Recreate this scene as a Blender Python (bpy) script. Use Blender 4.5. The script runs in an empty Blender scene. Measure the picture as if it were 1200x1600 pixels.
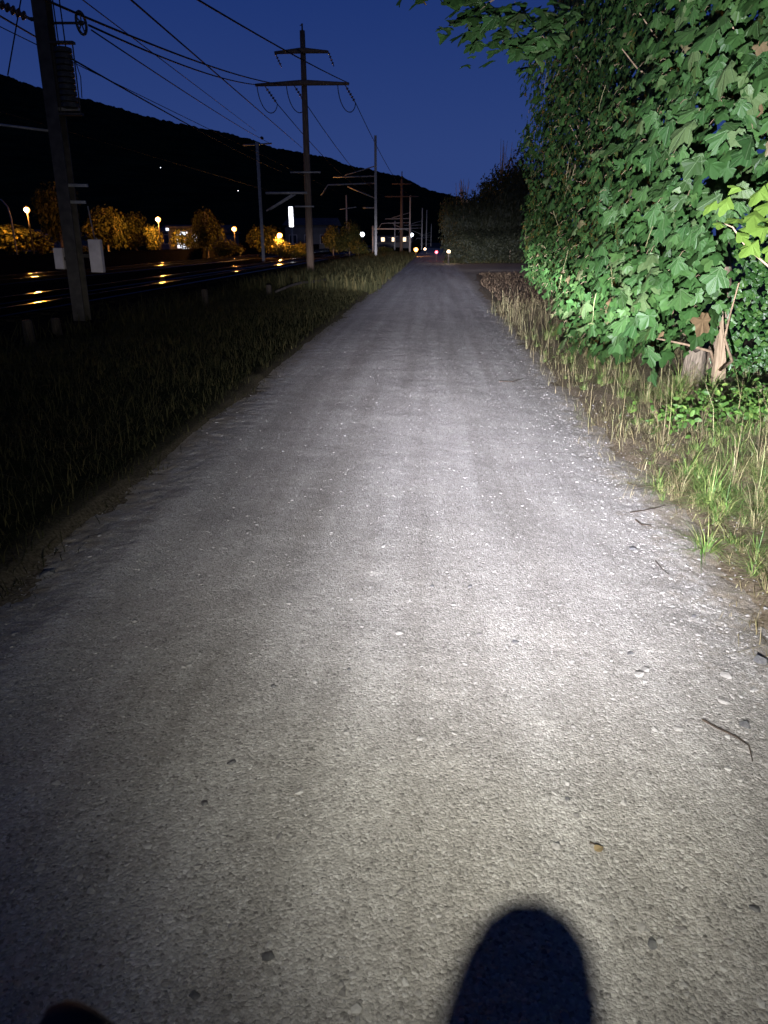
import bpy, bmesh, math, random
import numpy as np
from mathutils import Vector, Matrix

random.seed(7)
rng = np.random.default_rng(7)
R = math.radians
scene = bpy.context.scene
col = scene.collection

# ------------------------------------------------------------------ camera
CAM_H = 1.5
F_PX = 1109.0                       # focal length in pixels of the 1200x1600 picture
PITCH = math.atan(425 / F_PX)
YAW = R(3.85)
cam_d = bpy.data.cameras.new('camera')
cam = bpy.data.objects.new('camera', cam_d)
col.objects.link(cam)
cam_d.sensor_fit = 'VERTICAL'
cam_d.sensor_height = 36
cam_d.sensor_width = 27
cam_d.lens = F_PX / 1600 * 36
cam_d.clip_start = 0.05
cam_d.clip_end = 6000
cam.location = (0, 0, CAM_H)
cam.rotation_euler = (math.pi / 2 - PITCH, 0, YAW)
cam_d.dof.use_dof = True
cam_d.dof.focus_distance = 4.5
cam_d.dof.aperture_fstop = 7.0
scene.camera = cam

# ------------------------------------------------------------------ dusk sky
world = bpy.data.worlds.new('World')
scene.world = world
world.use_nodes = True
wn = world.node_tree.nodes
wl = world.node_tree.links
wn.clear()
w_out = wn.new('ShaderNodeOutputWorld')
w_bg = wn.new('ShaderNodeBackground')
# clear sky well after sunset: blue that darkens steadily from the horizon to the zenith
w_tc = wn.new('ShaderNodeTexCoord')
w_sep = wn.new('ShaderNodeSeparateXYZ')
w_ramp = wn.new('ShaderNodeValToRGB')
wl.new(w_tc.outputs['Generated'], w_sep.inputs[0])
wl.new(w_sep.outputs[2], w_ramp.inputs[0])
sky_stops = [(0.0, (0.028, 0.056, 0.196)), (0.10, (0.025, 0.052, 0.190)), (0.26, (0.0125, 0.034, 0.158)), (0.45, (0.007, 0.018, 0.085)), (0.72, (0.003, 0.007, 0.032)), (1.0, (0.002, 0.004, 0.018))]
while len(w_ramp.color_ramp.elements) < len(sky_stops):
    w_ramp.color_ramp.elements.new(0.5)
for e_, (p_, c_) in zip(w_ramp.color_ramp.elements, sky_stops):
    e_.position = p_
    e_.color = (*c_, 1)
wl.new(w_ramp.outputs[0], w_bg.inputs[0])
w_bg.inputs[1].default_value = 1.0
wl.new(w_bg.outputs[0], w_out.inputs[0])

vs = scene.view_settings
vs.view_transform = 'Standard'
vs.look = 'None'
vs.exposure = 0.0
vs.gamma = 1.0
vs.use_curve_mapping = False
try:
    scene.cycles.use_light_tree = True
    scene.cycles.max_bounces = 4
    scene.cycles.transparent_max_bounces = 4
    scene.cycles.sample_clamp_indirect = 2.0
except Exception:
    pass

# headlamp on the bicycle's bar: it throws the light that the photograph is lit by
LAMP_POS = Vector((-0.03, 0.08, 1.0))
LAMP_HEADING = R(15.0)              # to the right of the path's direction
BEAM_HEADING = R(11.0)
BEAM_TILT = R(-2.0)
LAMP_POWER = 9600.0


# ------------------------------------------------------------------ picture geometry helpers (for finding places in the world)
def ray(px, py):
    u = px - 600.0
    v = py - 800.0
    fw = F_PX * math.cos(PITCH) - v * math.sin(PITCH)
    up = -v * math.cos(PITCH) - F_PX * math.sin(PITCH)
    c, s = math.cos(YAW), math.sin(YAW)
    return Vector((u * c - fw * s, u * s + fw * c, up))


def gp(px, py, z=0.0):
    r = ray(px, py)
    return Vector((0, 0, CAM_H)) + r * ((z - CAM_H) / r.z)


def dp(px, py, d):
    r = ray(px, py)
    return Vector((0, 0, CAM_H)) + r * (d / r.y)


# ------------------------------------------------------------------ noise
_tab = rng.random((256, 256))


def vnoise(x, y, sc=1.0, off=0):
    x = np.asarray(x, float) * sc + off * 17.3
    y = np.asarray(y, float) * sc + off * 9.1
    xi = np.floor(x).astype(int)
    yi = np.floor(y).astype(int)
    fx = x - xi
    fy = y - yi
    fx = fx * fx * (3 - 2 * fx)
    fy = fy * fy * (3 - 2 * fy)
    a = _tab[xi % 256, yi % 256]
    b = _tab[(xi + 1) % 256, yi % 256]
    c = _tab[xi % 256, (yi + 1) % 256]
    d = _tab[(xi + 1) % 256, (yi + 1) % 256]
    return (a * (1 - fx) + b * fx) * (1 - fy) + (c * (1 - fx) + d * fx) * fy - 0.5


def sstep(a, b, x):
    t = np.clip((np.asarray(x, float) - a) / (b - a), 0, 1)
    return t * t * (3 - 2 * t)


# ------------------------------------------------------------------ materials
def new_mat(name):
    m = bpy.data.materials.new(name)
    m.use_nodes = True
    nt = m.node_tree
    b = nt.nodes['Principled BSDF']
    return m, nt, b


def N(nt, t, **kw):
    n = nt.nodes.new(t)
    for k, v in kw.items():
        setattr(n, k, v)
    return n


def ramp(nt, stops):
    r = N(nt, 'ShaderNodeValToRGB')
    cr = r.color_ramp
    while len(cr.elements) < len(stops):
        cr.elements.new(0.5)
    for e, (p, c) in zip(cr.elements, stops):
        e.position = p
        e.color = (c[0], c[1], c[2], 1)
    return r


def noisy_mat(name, c1, c2, scale=8.0, rough=0.8, bump=0.3, bdist=0.01, metal=0.0, detail=6, stretch=(1, 1, 1), spec=0.3):
    m, nt, b = new_mat(name)
    tc = N(nt, 'ShaderNodeTexCoord')
    mp = N(nt, 'ShaderNodeMapping')
    mp.inputs['Scale'].default_value = stretch
    nt.links.new(tc.outputs['Object'], mp.inputs[0])
    n = N(nt, 'ShaderNodeTexNoise')
    n.inputs['Scale'].default_value = scale
    n.inputs['Detail'].default_value = detail
    nt.links.new(mp.outputs[0], n.inputs['Vector'])
    r = ramp(nt, [(0.3, c1), (0.7, c2)])
    nt.links.new(n.outputs['Fac'], r.inputs[0])
    nt.links.new(r.outputs[0], b.inputs['Base Color'])
    b.inputs['Roughness'].default_value = rough
    b.inputs['Metallic'].default_value = metal
    b.inputs['Specular IOR Level'].default_value = spec
    if bump:
        bp = N(nt, 'ShaderNodeBump')
        bp.inputs['Strength'].default_value = bump
        bp.inputs['Distance'].default_value = bdist
        nt.links.new(n.outputs['Fac'], bp.inputs['Height'])
        nt.links.new(bp.outputs[0], b.inputs['Normal'])
    return m


def leaf_mat(name, stops, rough=0.45, trans=0.25, tcol=(0.12, 0.25, 0.03), spec=0.4):
    m, nt, b = new_mat(name)
    g = N(nt, 'ShaderNodeNewGeometry')
    r = ramp(nt, stops)
    nt.links.new(g.outputs['Random Per Island'], r.inputs[0])
    tc = N(nt, 'ShaderNodeTexCoord')
    n = N(nt, 'ShaderNodeTexNoise')
    n.inputs['Scale'].default_value = 30
    nt.links.new(tc.outputs['Object'], n.inputs['Vector'])
    mx = N(nt, 'ShaderNodeMixRGB', blend_type='MULTIPLY')
    mx.inputs[0].default_value = 0.6
    r2 = ramp(nt, [(0.3, (0.65, 0.65, 0.65)), (0.7, (1.15, 1.15, 1.15))])
    nt.links.new(n.outputs['Fac'], r2.inputs[0])
    nt.links.new(r.outputs[0], mx.inputs[1])
    nt.links.new(r2.outputs[0], mx.inputs[2])
    nt.links.new(mx.outputs[0], b.inputs['Base Color'])
    b.inputs['Roughness'].default_value = rough
    b.inputs['Specular IOR Level'].default_value = spec
    if trans:
        t = N(nt, 'ShaderNodeBsdfTranslucent')
        t.inputs[0].default_value = (*tcol, 1)
        ms = N(nt, 'ShaderNodeMixShader')
        ms.inputs[0].default_value = trans
        nt.links.new(b.outputs[0], ms.inputs[1])
        nt.links.new(t.outputs[0], ms.inputs[2])
        nt.links.new(ms.outputs[0], nt.nodes['Material Output'].inputs[0])
    return m


def emit_mat(name, c, s):
    m, nt, b = new_mat(name)
    b.inputs['Base Color'].default_value = (0.6, 0.6, 0.6, 1)
    b.inputs['Emission Color'].default_value = (*c, 1)
    b.inputs['Emission Strength'].default_value = s
    return m


def gravel_mat(name, tint=(1, 1, 1), pebble=True):
    m, nt, b = new_mat(name)
    L = nt.links.new
    tc = N(nt, 'ShaderNodeTexCoord')
    wob = N(nt, 'ShaderNodeTexNoise')
    wob.inputs['Scale'].default_value = 40
    L(tc.outputs['Object'], wob.inputs['Vector'])
    add = N(nt, 'ShaderNodeMixRGB', blend_type='ADD')
    add.inputs[0].default_value = 0.012
    L(tc.outputs['Object'], add.inputs[1])
    L(wob.outputs['Color'], add.inputs[2])
    v1 = N(nt, 'ShaderNodeTexVoronoi', feature='F1')
    v1.inputs['Scale'].default_value = 135
    L(add.outputs[0], v1.inputs['Vector'])
    v2 = N(nt, 'ShaderNodeTexVoronoi', feature='F1')
    v2.inputs['Scale'].default_value = 320
    L(add.outputs[0], v2.inputs['Vector'])
    n1 = N(nt, 'ShaderNodeTexNoise')
    n1.inputs['Scale'].default_value = 2.2
    n1.inputs['Detail'].default_value = 8
    n1.inputs['Roughness'].default_value = 0.65
    L(tc.outputs['Object'], n1.inputs['Vector'])
    n2 = N(nt, 'ShaderNodeTexNoise')
    n2.inputs['Scale'].default_value = 120
    n2.inputs['Detail'].default_value = 5
    L(tc.outputs['Object'], n2.inputs['Vector'])
    # stone colours
    hs = N(nt, 'ShaderNodeSeparateColor')
    L(v1.outputs['Color'], hs.inputs[0])
    r1 = ramp(nt, [(0.0, (0.17, 0.16, 0.15)), (0.15, (0.30, 0.285, 0.265)), (0.55, (0.36, 0.345, 0.32)), (0.85, (0.42, 0.40, 0.375)), (1.0, (0.52, 0.50, 0.48))])
    L(hs.outputs[0], r1.inputs[0])
    r2 = ramp(nt, [(0.25, (0.78, 0.77, 0.76)), (0.75, (1.12, 1.11, 1.08))])
    L(n1.outputs['Fac'], r2.inputs[0])
    mx = N(nt, 'ShaderNodeMixRGB', blend_type='MULTIPLY')
    mx.inputs[0].default_value = 1
    L(r1.outputs[0], mx.inputs[1])
    L(r2.outputs[0], mx.inputs[2])
    mt = N(nt, 'ShaderNodeMixRGB', blend_type='MULTIPLY')
    mt.inputs[0].default_value = 1
    mt.inputs[2].default_value = (*tint, 1)
    L(mx.outputs[0], mt.inputs[1])
    # wheel tracks: long streaks of packed finer dust
    mps = N(nt, 'ShaderNodeMapping')
    mps.inputs['Scale'].default_value = (2.6, 0.10, 1)
    L(tc.outputs['Object'], mps.inputs[0])
    ns = N(nt, 'ShaderNodeTexNoise')
    ns.inputs['Scale'].default_value = 1.6
    ns.inputs['Detail'].default_value = 5
    L(mps.outputs[0], ns.inputs['Vector'])
    rs = ramp(nt, [(0.35, (0.80, 0.79, 0.78)), (0.65, (1.12, 1.12, 1.13))])
    L(ns.outputs['Fac'], rs.inputs[0])
    mst = N(nt, 'ShaderNodeMixRGB', blend_type='MULTIPLY')
    mst.inputs[0].default_value = 1
    L(mt.outputs[0], mst.inputs[1])
    L(rs.outputs[0], mst.inputs[2])
    # soil and litter creeping in from both verges
    sxx = N(nt, 'ShaderNodeSeparateXYZ')
    L(tc.outputs['Object'], sxx.inputs[0])
    ea = N(nt, 'ShaderNodeMapRange')
    ea.inputs['From Min'].default_value = 0.75
    ea.inputs['From Max'].default_value = 1.55
    L(sxx.outputs[0], ea.inputs['Value'])
    eb = N(nt, 'ShaderNodeMapRange')
    eb.inputs['From Min'].default_value = -1.25
    eb.inputs['From Max'].default_value = -2.0
    L(sxx.outputs[0], eb.inputs['Value'])
    em_ = N(nt, 'ShaderNodeMath', operation='MAXIMUM')
    L(ea.outputs[0], em_.inputs[0])
    L(eb.outputs[0], em_.inputs[1])
    nd = N(nt, 'ShaderNodeTexNoise')
    nd.inputs['Scale'].default_value = 7
    nd.inputs['Detail'].default_value = 9
    nd.inputs['Roughness'].default_value = 0.7
    L(tc.outputs['Object'], nd.inputs['Vector'])
    es = N(nt, 'ShaderNodeMath', operation='MULTIPLY_ADD')
    es.inputs[1].default_value = 1.5
    L(nd.outputs['Fac'], es.inputs[0])
    L(em_.outputs[0], es.inputs[2])
    er = ramp(nt, [(0.0, (0, 0, 0)), (1.0, (1, 1, 1))])
    emr = N(nt, 'ShaderNodeMapRange')
    emr.inputs['From Min'].default_value = 1.25
    emr.inputs['From Max'].default_value = 1.75
    L(es.outputs[0], emr.inputs['Value'])
    md = N(nt, 'ShaderNodeMixRGB')
    md.inputs[2].default_value = (0.24, 0.20, 0.145, 1)
    L(emr.outputs[0], md.inputs[0])
    L(mst.outputs[0], md.inputs[1])
    L(md.outputs[0], b.inputs['Base Color'])
    b.inputs['Roughness'].default_value = 0.9
    b.inputs['Specular IOR Level'].default_value = 0.2
    # relief
    m1 = N(nt, 'ShaderNodeMath', operation='MULTIPLY')
    m1.inputs[1].default_value = -0.9
    L(v1.outputs['Distance'], m1.inputs[0])
    m2 = N(nt, 'ShaderNodeMath', operation='MULTIPLY_ADD')
    m2.inputs[1].default_value = -0.45
    L(v2.outputs['Distance'], m2.inputs[0])
    L(m1.outputs[0], m2.inputs[2])
    m3 = N(nt, 'ShaderNodeMath', operation='MULTIPLY_ADD')
    m3.inputs[1].default_value = 0.9
    L(n2.outputs['Fac'], m3.inputs[0])
    L(m2.outputs[0], m3.inputs[2])
    bp = N(nt, 'ShaderNodeBump')
    bp.inputs['Strength'].default_value = 0.75
    bp.inputs['Distance'].default_value = 0.0042
    L(m3.outputs[0], bp.inputs['Height'])
    L(bp.outputs[0], b.inputs['Normal'])
    return m


M = {}
M['gravel'] = gravel_mat('gravel_surface')
M['gravel_far'] = gravel_mat('side_gravel', (0.95, 0.93, 0.9))
M['soil'] = noisy_mat('soil', (0.085, 0.065, 0.043), (0.27, 0.22, 0.155), 60, 0.95, 0.5, 0.012, detail=10, spec=0.0)
M['ballast'] = noisy_mat('ballast_stone', (0.006, 0.0055, 0.005), (0.020, 0.017, 0.015), 18, 0.9, 1.0, 0.04, spec=0.0)
M['steel_rail'] = noisy_mat('rail_steel', (0.018, 0.016, 0.015), (0.035, 0.032, 0.03), 5, 0.16, 0.03, 0.002, metal=1.0)
M['concrete'] = noisy_mat('concrete', (0.22, 0.21, 0.2), (0.34, 0.33, 0.31), 12, 0.9, 0.3, 0.005)
M['galv'] = noisy_mat('galvanised_steel', (0.20, 0.19, 0.18), (0.34, 0.33, 0.31), 9, 0.6, 0.1, 0.003, metal=0.3)
M['dark_steel'] = noisy_mat('weathered_steel', (0.026, 0.022, 0.018), (0.06, 0.05, 0.042), 7, 0.7, 0.15, 0.003)
M['cast_iron'] = noisy_mat('cast_iron', (0.02, 0.02, 0.02), (0.05, 0.05, 0.048), 12, 0.7, 0.2, 0.004)
M['pole_wood'] = noisy_mat('tarred_wood', (0.07, 0.048, 0.033), (0.15, 0.105, 0.075), 6, 0.85, 0.4, 0.01, stretch=(6, 6, 0.6))
M['grey_wood'] = noisy_mat('weathered_wood', (0.13, 0.105, 0.08), (0.30, 0.25, 0.19), 9, 0.9, 0.5, 0.008, stretch=(8, 8, 0.7))
M['dark_wood'] = noisy_mat('dark_wood', (0.016, 0.012, 0.009), (0.05, 0.038, 0.027), 9, 0.9, 0.5, 0.008, stretch=(8, 8, 0.7))
M['stump'] = noisy_mat('stump_wood', (0.07, 0.055, 0.04), (0.20, 0.165, 0.12), 16, 0.95, 0.9, 0.012, stretch=(5, 5, 0.8))
M['pale_wood'] = noisy_mat('split_wood', (0.16, 0.115, 0.07), (0.34, 0.26, 0.17), 9, 0.85, 0.4, 0.006, stretch=(9, 9, 0.6))
M['bark'] = noisy_mat('bark', (0.07, 0.05, 0.035), (0.22, 0.17, 0.12), 14, 0.9, 0.8, 0.012, stretch=(3, 3, 0.8))
M['twig'] = noisy_mat('twig_bark', (0.16, 0.11, 0.07), (0.34, 0.25, 0.16), 20, 0.8, 0.3, 0.003)
M['shoot'] = noisy_mat('green_shoot', (0.13, 0.14, 0.06), (0.28, 0.25, 0.13), 20, 0.7, 0.2, 0.002)
M['dark_twig'] = noisy_mat('dead_twig', (0.02, 0.014, 0.01), (0.07, 0.05, 0.035), 40, 0.8, 0.3, 0.003)
M['insul'] = noisy_mat('porcelain', (0.05, 0.03, 0.025), (0.10, 0.06, 0.05), 6, 0.35, 0.0)
M['wire'] = noisy_mat('wire_metal', (0.010, 0.010, 0.011), (0.02, 0.02, 0.022), 4, 0.8, 0.0, spec=0.05)
M['white_plate'] = noisy_mat('white_enamel', (0.36, 0.31, 0.30), (0.52, 0.46, 0.45), 5, 0.5, 0.05, 0.002)
M['hill'] = noisy_mat('forest_hill', (0.012, 0.018, 0.010), (0.035, 0.045, 0.02), 0.03, 1.0, 0.0, spec=0.0)
M['rubber'] = noisy_mat('black_rubber', (0.012, 0.012, 0.013), (0.025, 0.025, 0.026), 40, 0.75, 0.3, 0.002)
M['black_paint'] = noisy_mat('black_paint', (0.015, 0.015, 0.017), (0.03, 0.03, 0.032), 20, 0.4, 0.0)
M['lens'] = emit_mat('lamp_lens', (1.0, 0.98, 0.95), 20)
M['sodium'] = emit_mat('sodium_lamp', (1.0, 0.34, 0.05), 7)
M['white_lamp'] = emit_mat('white_lamp', (0.85, 0.92, 1.0), 12)
M['warm_lamp'] = emit_mat('warm_lamp', (1.0, 0.72, 0.42), 12)
M['red_lamp'] = emit_mat('red_lamp', (1.0, 0.03, 0.05), 14)
M['sign_lit'] = emit_mat('lit_sign_face', (0.92, 0.95, 1.0), 5)
M['win_lit'] = emit_mat('lit_window', (0.75, 0.85, 1.0), 2.2)
M['win_dim'] = emit_mat('dim_window', (0.6, 0.7, 0.9), 0.25)
M['win_warm'] = emit_mat('warm_window', (1.0, 0.75, 0.45), 2.0)
M['render_wall'] = noisy_mat('wall_render', (0.10, 0.09, 0.085), (0.16, 0.15, 0.14), 0.6, 0.9, 0.1, 0.01)
M['dark_roof'] = noisy_mat('roof_cover', (0.06, 0.05, 0.045), (0.13, 0.11, 0.10), 1.2, 0.9, 0.2, 0.02)
M['dark_glass'] = noisy_mat('dark_glass', (0.01, 0.012, 0.016), (0.02, 0.022, 0.028), 2, 0.1, 0.0)
M['maple'] = leaf_mat('maple_leaf', [(0.0, (0.016, 0.038, 0.009)), (0.45, (0.026, 0.068, 0.017)), (0.80, (0.040, 0.094, 0.023)), (0.94, (0.056, 0.108, 0.030)), (0.985, (0.10, 0.135, 0.06)), (1.0, (0.13, 0.085, 0.045))], rough=0.5, trans=0.15, tcol=(0.05, 0.11, 0.02), spec=0.22)
M['lime_leaf'] = leaf_mat('yellow_green_leaf', [(0, (0.06, 0.12, 0.018)), (0.6, (0.10, 0.17, 0.028)), (1, (0.15, 0.21, 0.045))], rough=0.5, trans=0.25, tcol=(0.16, 0.26, 0.03), spec=0.25)
M['ivy'] = leaf_mat('ivy_leaf', [(0, (0.020, 0.065, 0.014)), (0.7, (0.045, 0.12, 0.025)), (1, (0.09, 0.18, 0.04))], rough=0.4, trans=0.15)
M['herb'] = leaf_mat('herb_leaf', [(0, (0.04, 0.10, 0.02)), (0.7, (0.085, 0.17, 0.03)), (1, (0.17, 0.25, 0.055))], rough=0.5, trans=0.25)
M['green_blade'] = leaf_mat('green_grass', [(0, (0.06, 0.13, 0.03)), (0.5, (0.13, 0.23, 0.05)), (0.8, (0.26, 0.31, 0.09)), (1, (0.42, 0.38, 0.18))], rough=0.5, trans=0.2)
M['dry_blade'] = leaf_mat('dry_grass', [(0, (0.085, 0.068, 0.034)), (0.4, (0.19, 0.155, 0.075)), (0.65, (0.29, 0.245, 0.125)), (0.85, (0.14, 0.17, 0.055)), (1, (0.42, 0.37, 0.21))], rough=0.7, trans=0.12, tcol=(0.3, 0.22, 0.1))
M['brown_blade'] = leaf_mat('brown_grass_blade', [(0, (0.03, 0.02, 0.012)), (0.6, (0.08, 0.055, 0.034)), (1, (0.16, 0.115, 0.07))], rough=0.8, trans=0.1, tcol=(0.06, 0.04, 0.02), spec=0.1)
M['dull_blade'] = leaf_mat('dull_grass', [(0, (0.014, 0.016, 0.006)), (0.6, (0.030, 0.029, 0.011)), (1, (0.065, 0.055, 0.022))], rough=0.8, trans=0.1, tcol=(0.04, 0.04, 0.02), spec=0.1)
M['far_leaf'] = leaf_mat('tree_leaf', [(0, (0.012, 0.015, 0.004)), (0.5, (0.040, 0.042, 0.010)), (0.85, (0.09, 0.08, 0.02)), (1, (0.16, 0.13, 0.03))], rough=0.7, trans=0.2, tcol=(0.07, 0.065, 0.012), spec=0.1)
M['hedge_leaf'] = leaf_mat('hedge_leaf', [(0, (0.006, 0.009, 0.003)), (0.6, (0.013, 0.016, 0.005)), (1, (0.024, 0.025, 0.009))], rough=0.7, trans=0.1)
M['dead_leaf'] = leaf_mat('dead_leaf', [(0, (0.20, 0.14, 0.07)), (1, (0.36, 0.27, 0.14))], rough=0.7, trans=0.0)
M['stone'] = leaf_mat('pebble', [(0, (0.12, 0.11, 0.105)), (0.12, (0.27, 0.255, 0.24)), (0.6, (0.30, 0.285, 0.265)), (1, (0.38, 0.365, 0.345))], rough=0.9, trans=0.0, spec=0.2)
M['dark_stone'] = noisy_mat('dark_stone', (0.06, 0.06, 0.065), (0.14, 0.135, 0.13), 60, 0.85, 0.3, 0.003)


# left ground: grass with unlit darkness painted in; right verge: bare soil with litter
_nt = M['soil'].node_tree
_b = _nt.nodes['Principled BSDF']
_src = _b.inputs['Base Color'].links[0].from_socket
_tc = _nt.nodes.new('ShaderNodeTexCoord')
_sx = _nt.nodes.new('ShaderNodeSeparateXYZ')
_nt.links.new(_tc.outputs['Object'], _sx.inputs[0])
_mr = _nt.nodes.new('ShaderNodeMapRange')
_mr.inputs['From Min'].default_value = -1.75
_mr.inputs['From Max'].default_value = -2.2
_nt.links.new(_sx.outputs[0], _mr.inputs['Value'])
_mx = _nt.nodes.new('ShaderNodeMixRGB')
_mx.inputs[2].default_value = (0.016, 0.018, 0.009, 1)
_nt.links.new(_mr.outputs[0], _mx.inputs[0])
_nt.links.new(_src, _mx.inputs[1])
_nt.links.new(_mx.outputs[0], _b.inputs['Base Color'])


# ------------------------------------------------------------------ object helpers
def tag(o, label=None, cat=None, group=None, kind=None):
    if label:
        o['label'] = label
    if cat:
        o['category'] = cat
    if group:
        o['group'] = group
    if kind:
        o['kind'] = kind
    return o


def empty(name, loc=(0, 0, 0), rz=0.0):
    o = bpy.data.objects.new(name, None)
    col.objects.link(o)
    o.location = loc
    o.rotation_euler = (0, 0, rz)
    o.empty_display_size = 0.2
    return o


def link(name, me, parent=None, loc=None):
    o = bpy.data.objects.new(name, me)
    col.objects.link(o)
    if parent is not None:
        o.parent = parent
    if loc is not None:
        o.location = loc
    return o


def mesh_arrays(name, V, F, mat, smooth=False):
    """V (n,3); F list of index arrays, each (m,k)"""
    me = bpy.data.meshes.new(name)
    V = np.asarray(V, np.float32)
    if not isinstance(F, (list, tuple)):
        F = [F]
    F = [np.asarray(f, np.int32) for f in F if len(f)]
    loops = np.concatenate([f.ravel() for f in F])
    sizes = np.concatenate([np.full(len(f), f.shape[1], np.int32) for f in F])
    starts = np.concatenate([[0], np.cumsum(sizes)[:-1]]).astype(np.int32)
    me.vertices.add(len(V))
    me.vertices.foreach_set('co', V.ravel())
    me.loops.add(len(loops))
    me.loops.foreach_set('vertex_index', loops)
    me.polygons.add(len(sizes))
    me.polygons.foreach_set('loop_start', starts)
    me.polygons.foreach_set('loop_total', sizes)
    me.polygons.foreach_set('use_smooth', np.full(len(sizes), smooth))
    me.update(calc_edges=True)
    me.validate()
    if mat is not None:
        me.materials.append(mat)
    return me


class MB:
    def __init__(self):
        self.v = []
        self.f = []

    def add(self, vs_, fs_):
        b = len(self.v)
        self.v += [tuple(p) for p in vs_]
        self.f += [tuple(i + b for i in q) for q in fs_]
        return self

    def box(self, c, s, rot=None):
        c = Vector(c)
        hx, hy, hz = s[0] / 2, s[1] / 2, s[2] / 2
        bv = min(hx, hy, hz) * 0.18
        p = []
        for z, k in ((-hz, bv), (-hz + bv, 0), (hz - bv, 0), (hz, bv)):
            for sx, sy in ((-1, -1), (1, -1), (1, 1), (-1, 1)):
                p.append(Vector((sx * (hx - k), sy * (hy - k), z)))
        if rot is not None:
            p = [rot @ q for q in p]
        p = [q + c for q in p]
        f = [(3, 2, 1, 0), (12, 13, 14, 15)]
        for r in range(3):
            for i in range(4):
                j = (i + 1) % 4
                f.append((r * 4 + i, r * 4 + j, r * 4 + 4 + j, r * 4 + 4 + i))
        return self.add(p, f)

    def tube(self, pts, rad, n=8, caps=True):
        pts = [Vector(p) for p in pts]
        if not hasattr(rad, '__len__'):
            rad = [rad] * len(pts)
        vs_, fs_ = [], []
        prev = None
        for i, p in enumerate(pts):
            t = (pts[min(i + 1, len(pts) - 1)] - pts[max(i - 1, 0)])
            if t.length < 1e-9:
                t = Vector((0, 0, 1))
            t.normalize()
            if prev is None:
                a = Vector((1, 0, 0)) if abs(t.x) < 0.8 else Vector((0, 1, 0))
                u = (a - t * a.dot(t)).normalized()
            else:
                u = (prev - t * prev.dot(t)).normalized()
            prev = u
            w = t.cross(u)
            for k in range(n):
                a = 2 * math.pi * k / n
                vs_.append(p + (u * math.cos(a) + w * math.sin(a)) * rad[i])
        for i in range(len(pts) - 1):
            for k in range(n):
                j = (k + 1) % n
                fs_.append((i * n + k, i * n + j, (i + 1) * n + j, (i + 1) * n + k))
        if caps:
            fs_.append(tuple(reversed(range(n))))
            fs_.append(tuple((len(pts) - 1) * n + k for k in range(n)))
        return self.add(vs_, fs_)

    def lathe(self, prof, n=20, axis='z', c=(0, 0, 0)):
        """prof list of (r, h)"""
        c = Vector(c)
        vs_, fs_ = [], []
        for r, h in prof:
            for k in range(n):
                a = 2 * math.pi * k / n
                p = Vector((r * math.cos(a), r * math.sin(a), h))
                if axis == 'x':
                    p = Vector((p.z, p.x, p.y))
                elif axis == 'y':
                    p = Vector((p.y, p.z, p.x))
                vs_.append(p + c)
        for i in range(len(prof) - 1):
            for k in range(n):
                j = (k + 1) % n
                fs_.append((i * n + k, i * n + j, (i + 1) * n + j, (i + 1) * n + k))
        fs_.append(tuple(reversed(range(n))))
        fs_.append(tuple((len(prof) - 1) * n + k for k in range(n)))
        return self.add(vs_, fs_)

    def torus(self, Rm, r, n=36, m=12, axis='x', c=(0, 0, 0), sq=1.0):
        c = Vector(c)
        vs_, fs_ = [], []
        for i in range(n):
            a = 2 * math.pi * i / n
            for k in range(m):
                b = 2 * math.pi * k / m
                rr = Rm + r * math.cos(b)
                h = r * sq * math.sin(b)
                p = Vector((rr * math.cos(a), rr * math.sin(a), h))
                if axis == 'x':
                    p = Vector((p.z, p.x, p.y))
                elif axis == 'y':
                    p = Vector((p.y, p.z, p.x))
                vs_.append(p + c)
        for i in range(n):
            for k in range(m):
                i2, k2 = (i + 1) % n, (k + 1) % m
                fs_.append((i * m + k, i2 * m + k, i2 * m + k2, i * m + k2))
        return self.add(vs_, fs_)

    def mesh(self, name, mat, smooth=False):
        me = bpy.data.meshes.new(name)
        me.from_pydata(self.v, [], self.f)
        if smooth:
            me.polygons.foreach_set('use_smooth', [True] * len(me.polygons))
        me.materials.append(mat)
        me.update()
        return me

    def build(self, name, mat, parent=None, smooth=False):
        return link(name, self.mesh(name, mat, smooth), parent)


def copy_tree(o, parent=None):
    c = o.copy()
    col.objects.link(c)
    if parent is not None:
        c.parent = parent
    for ch in list(o.children):
        copy_tree(ch, c)
    return c


# ------------------------------------------------------------------ the ground
PX0, PX1 = -1.78, 1.30              # edges of the gravel path


def path_edges(y):
    y = np.asarray(y, float)
    l = PX0 + 0.10 * vnoise(y, y * 0, 1.1, 3) + 0.08 * vnoise(y, y * 0, 5.0, 4)
    r = PX1 + 0.22 * vnoise(y, y * 0, 1.3, 5) + 0.12 * vnoise(y, y * 0, 5.0, 6) + 0.45 * sstep(22, 34, y)
    return l, r


def path_h(x, y):
    x = np.asarray(x, float)
    y = np.asarray(y, float)
    l, r = path_edges(y)
    e = np.minimum(x - l, r - x) + np.where(x < 0, 0.10, 0.20) * vnoise(x, y, 4.5, 7) + 0.10 * vnoise(x, y, 14, 8) + 0.05 * vnoise(x, y, 40, 14)
    h = 0.018 - 0.042 * (1 - sstep(-0.45, 0.35, e))
    for cx in (-1.25, 0.55):
        h = h - 0.012 * np.exp(-((x - cx - 0.1 * vnoise(y, y * 0, 0.4, 9)) / 0.16) ** 2)
    h = h + 0.012 * vnoise(x, y, 1.7, 1) + 0.005 * vnoise(x, y, 6, 2) + 0.0022 * vnoise(x, y, 22, 2)
    return h


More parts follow.
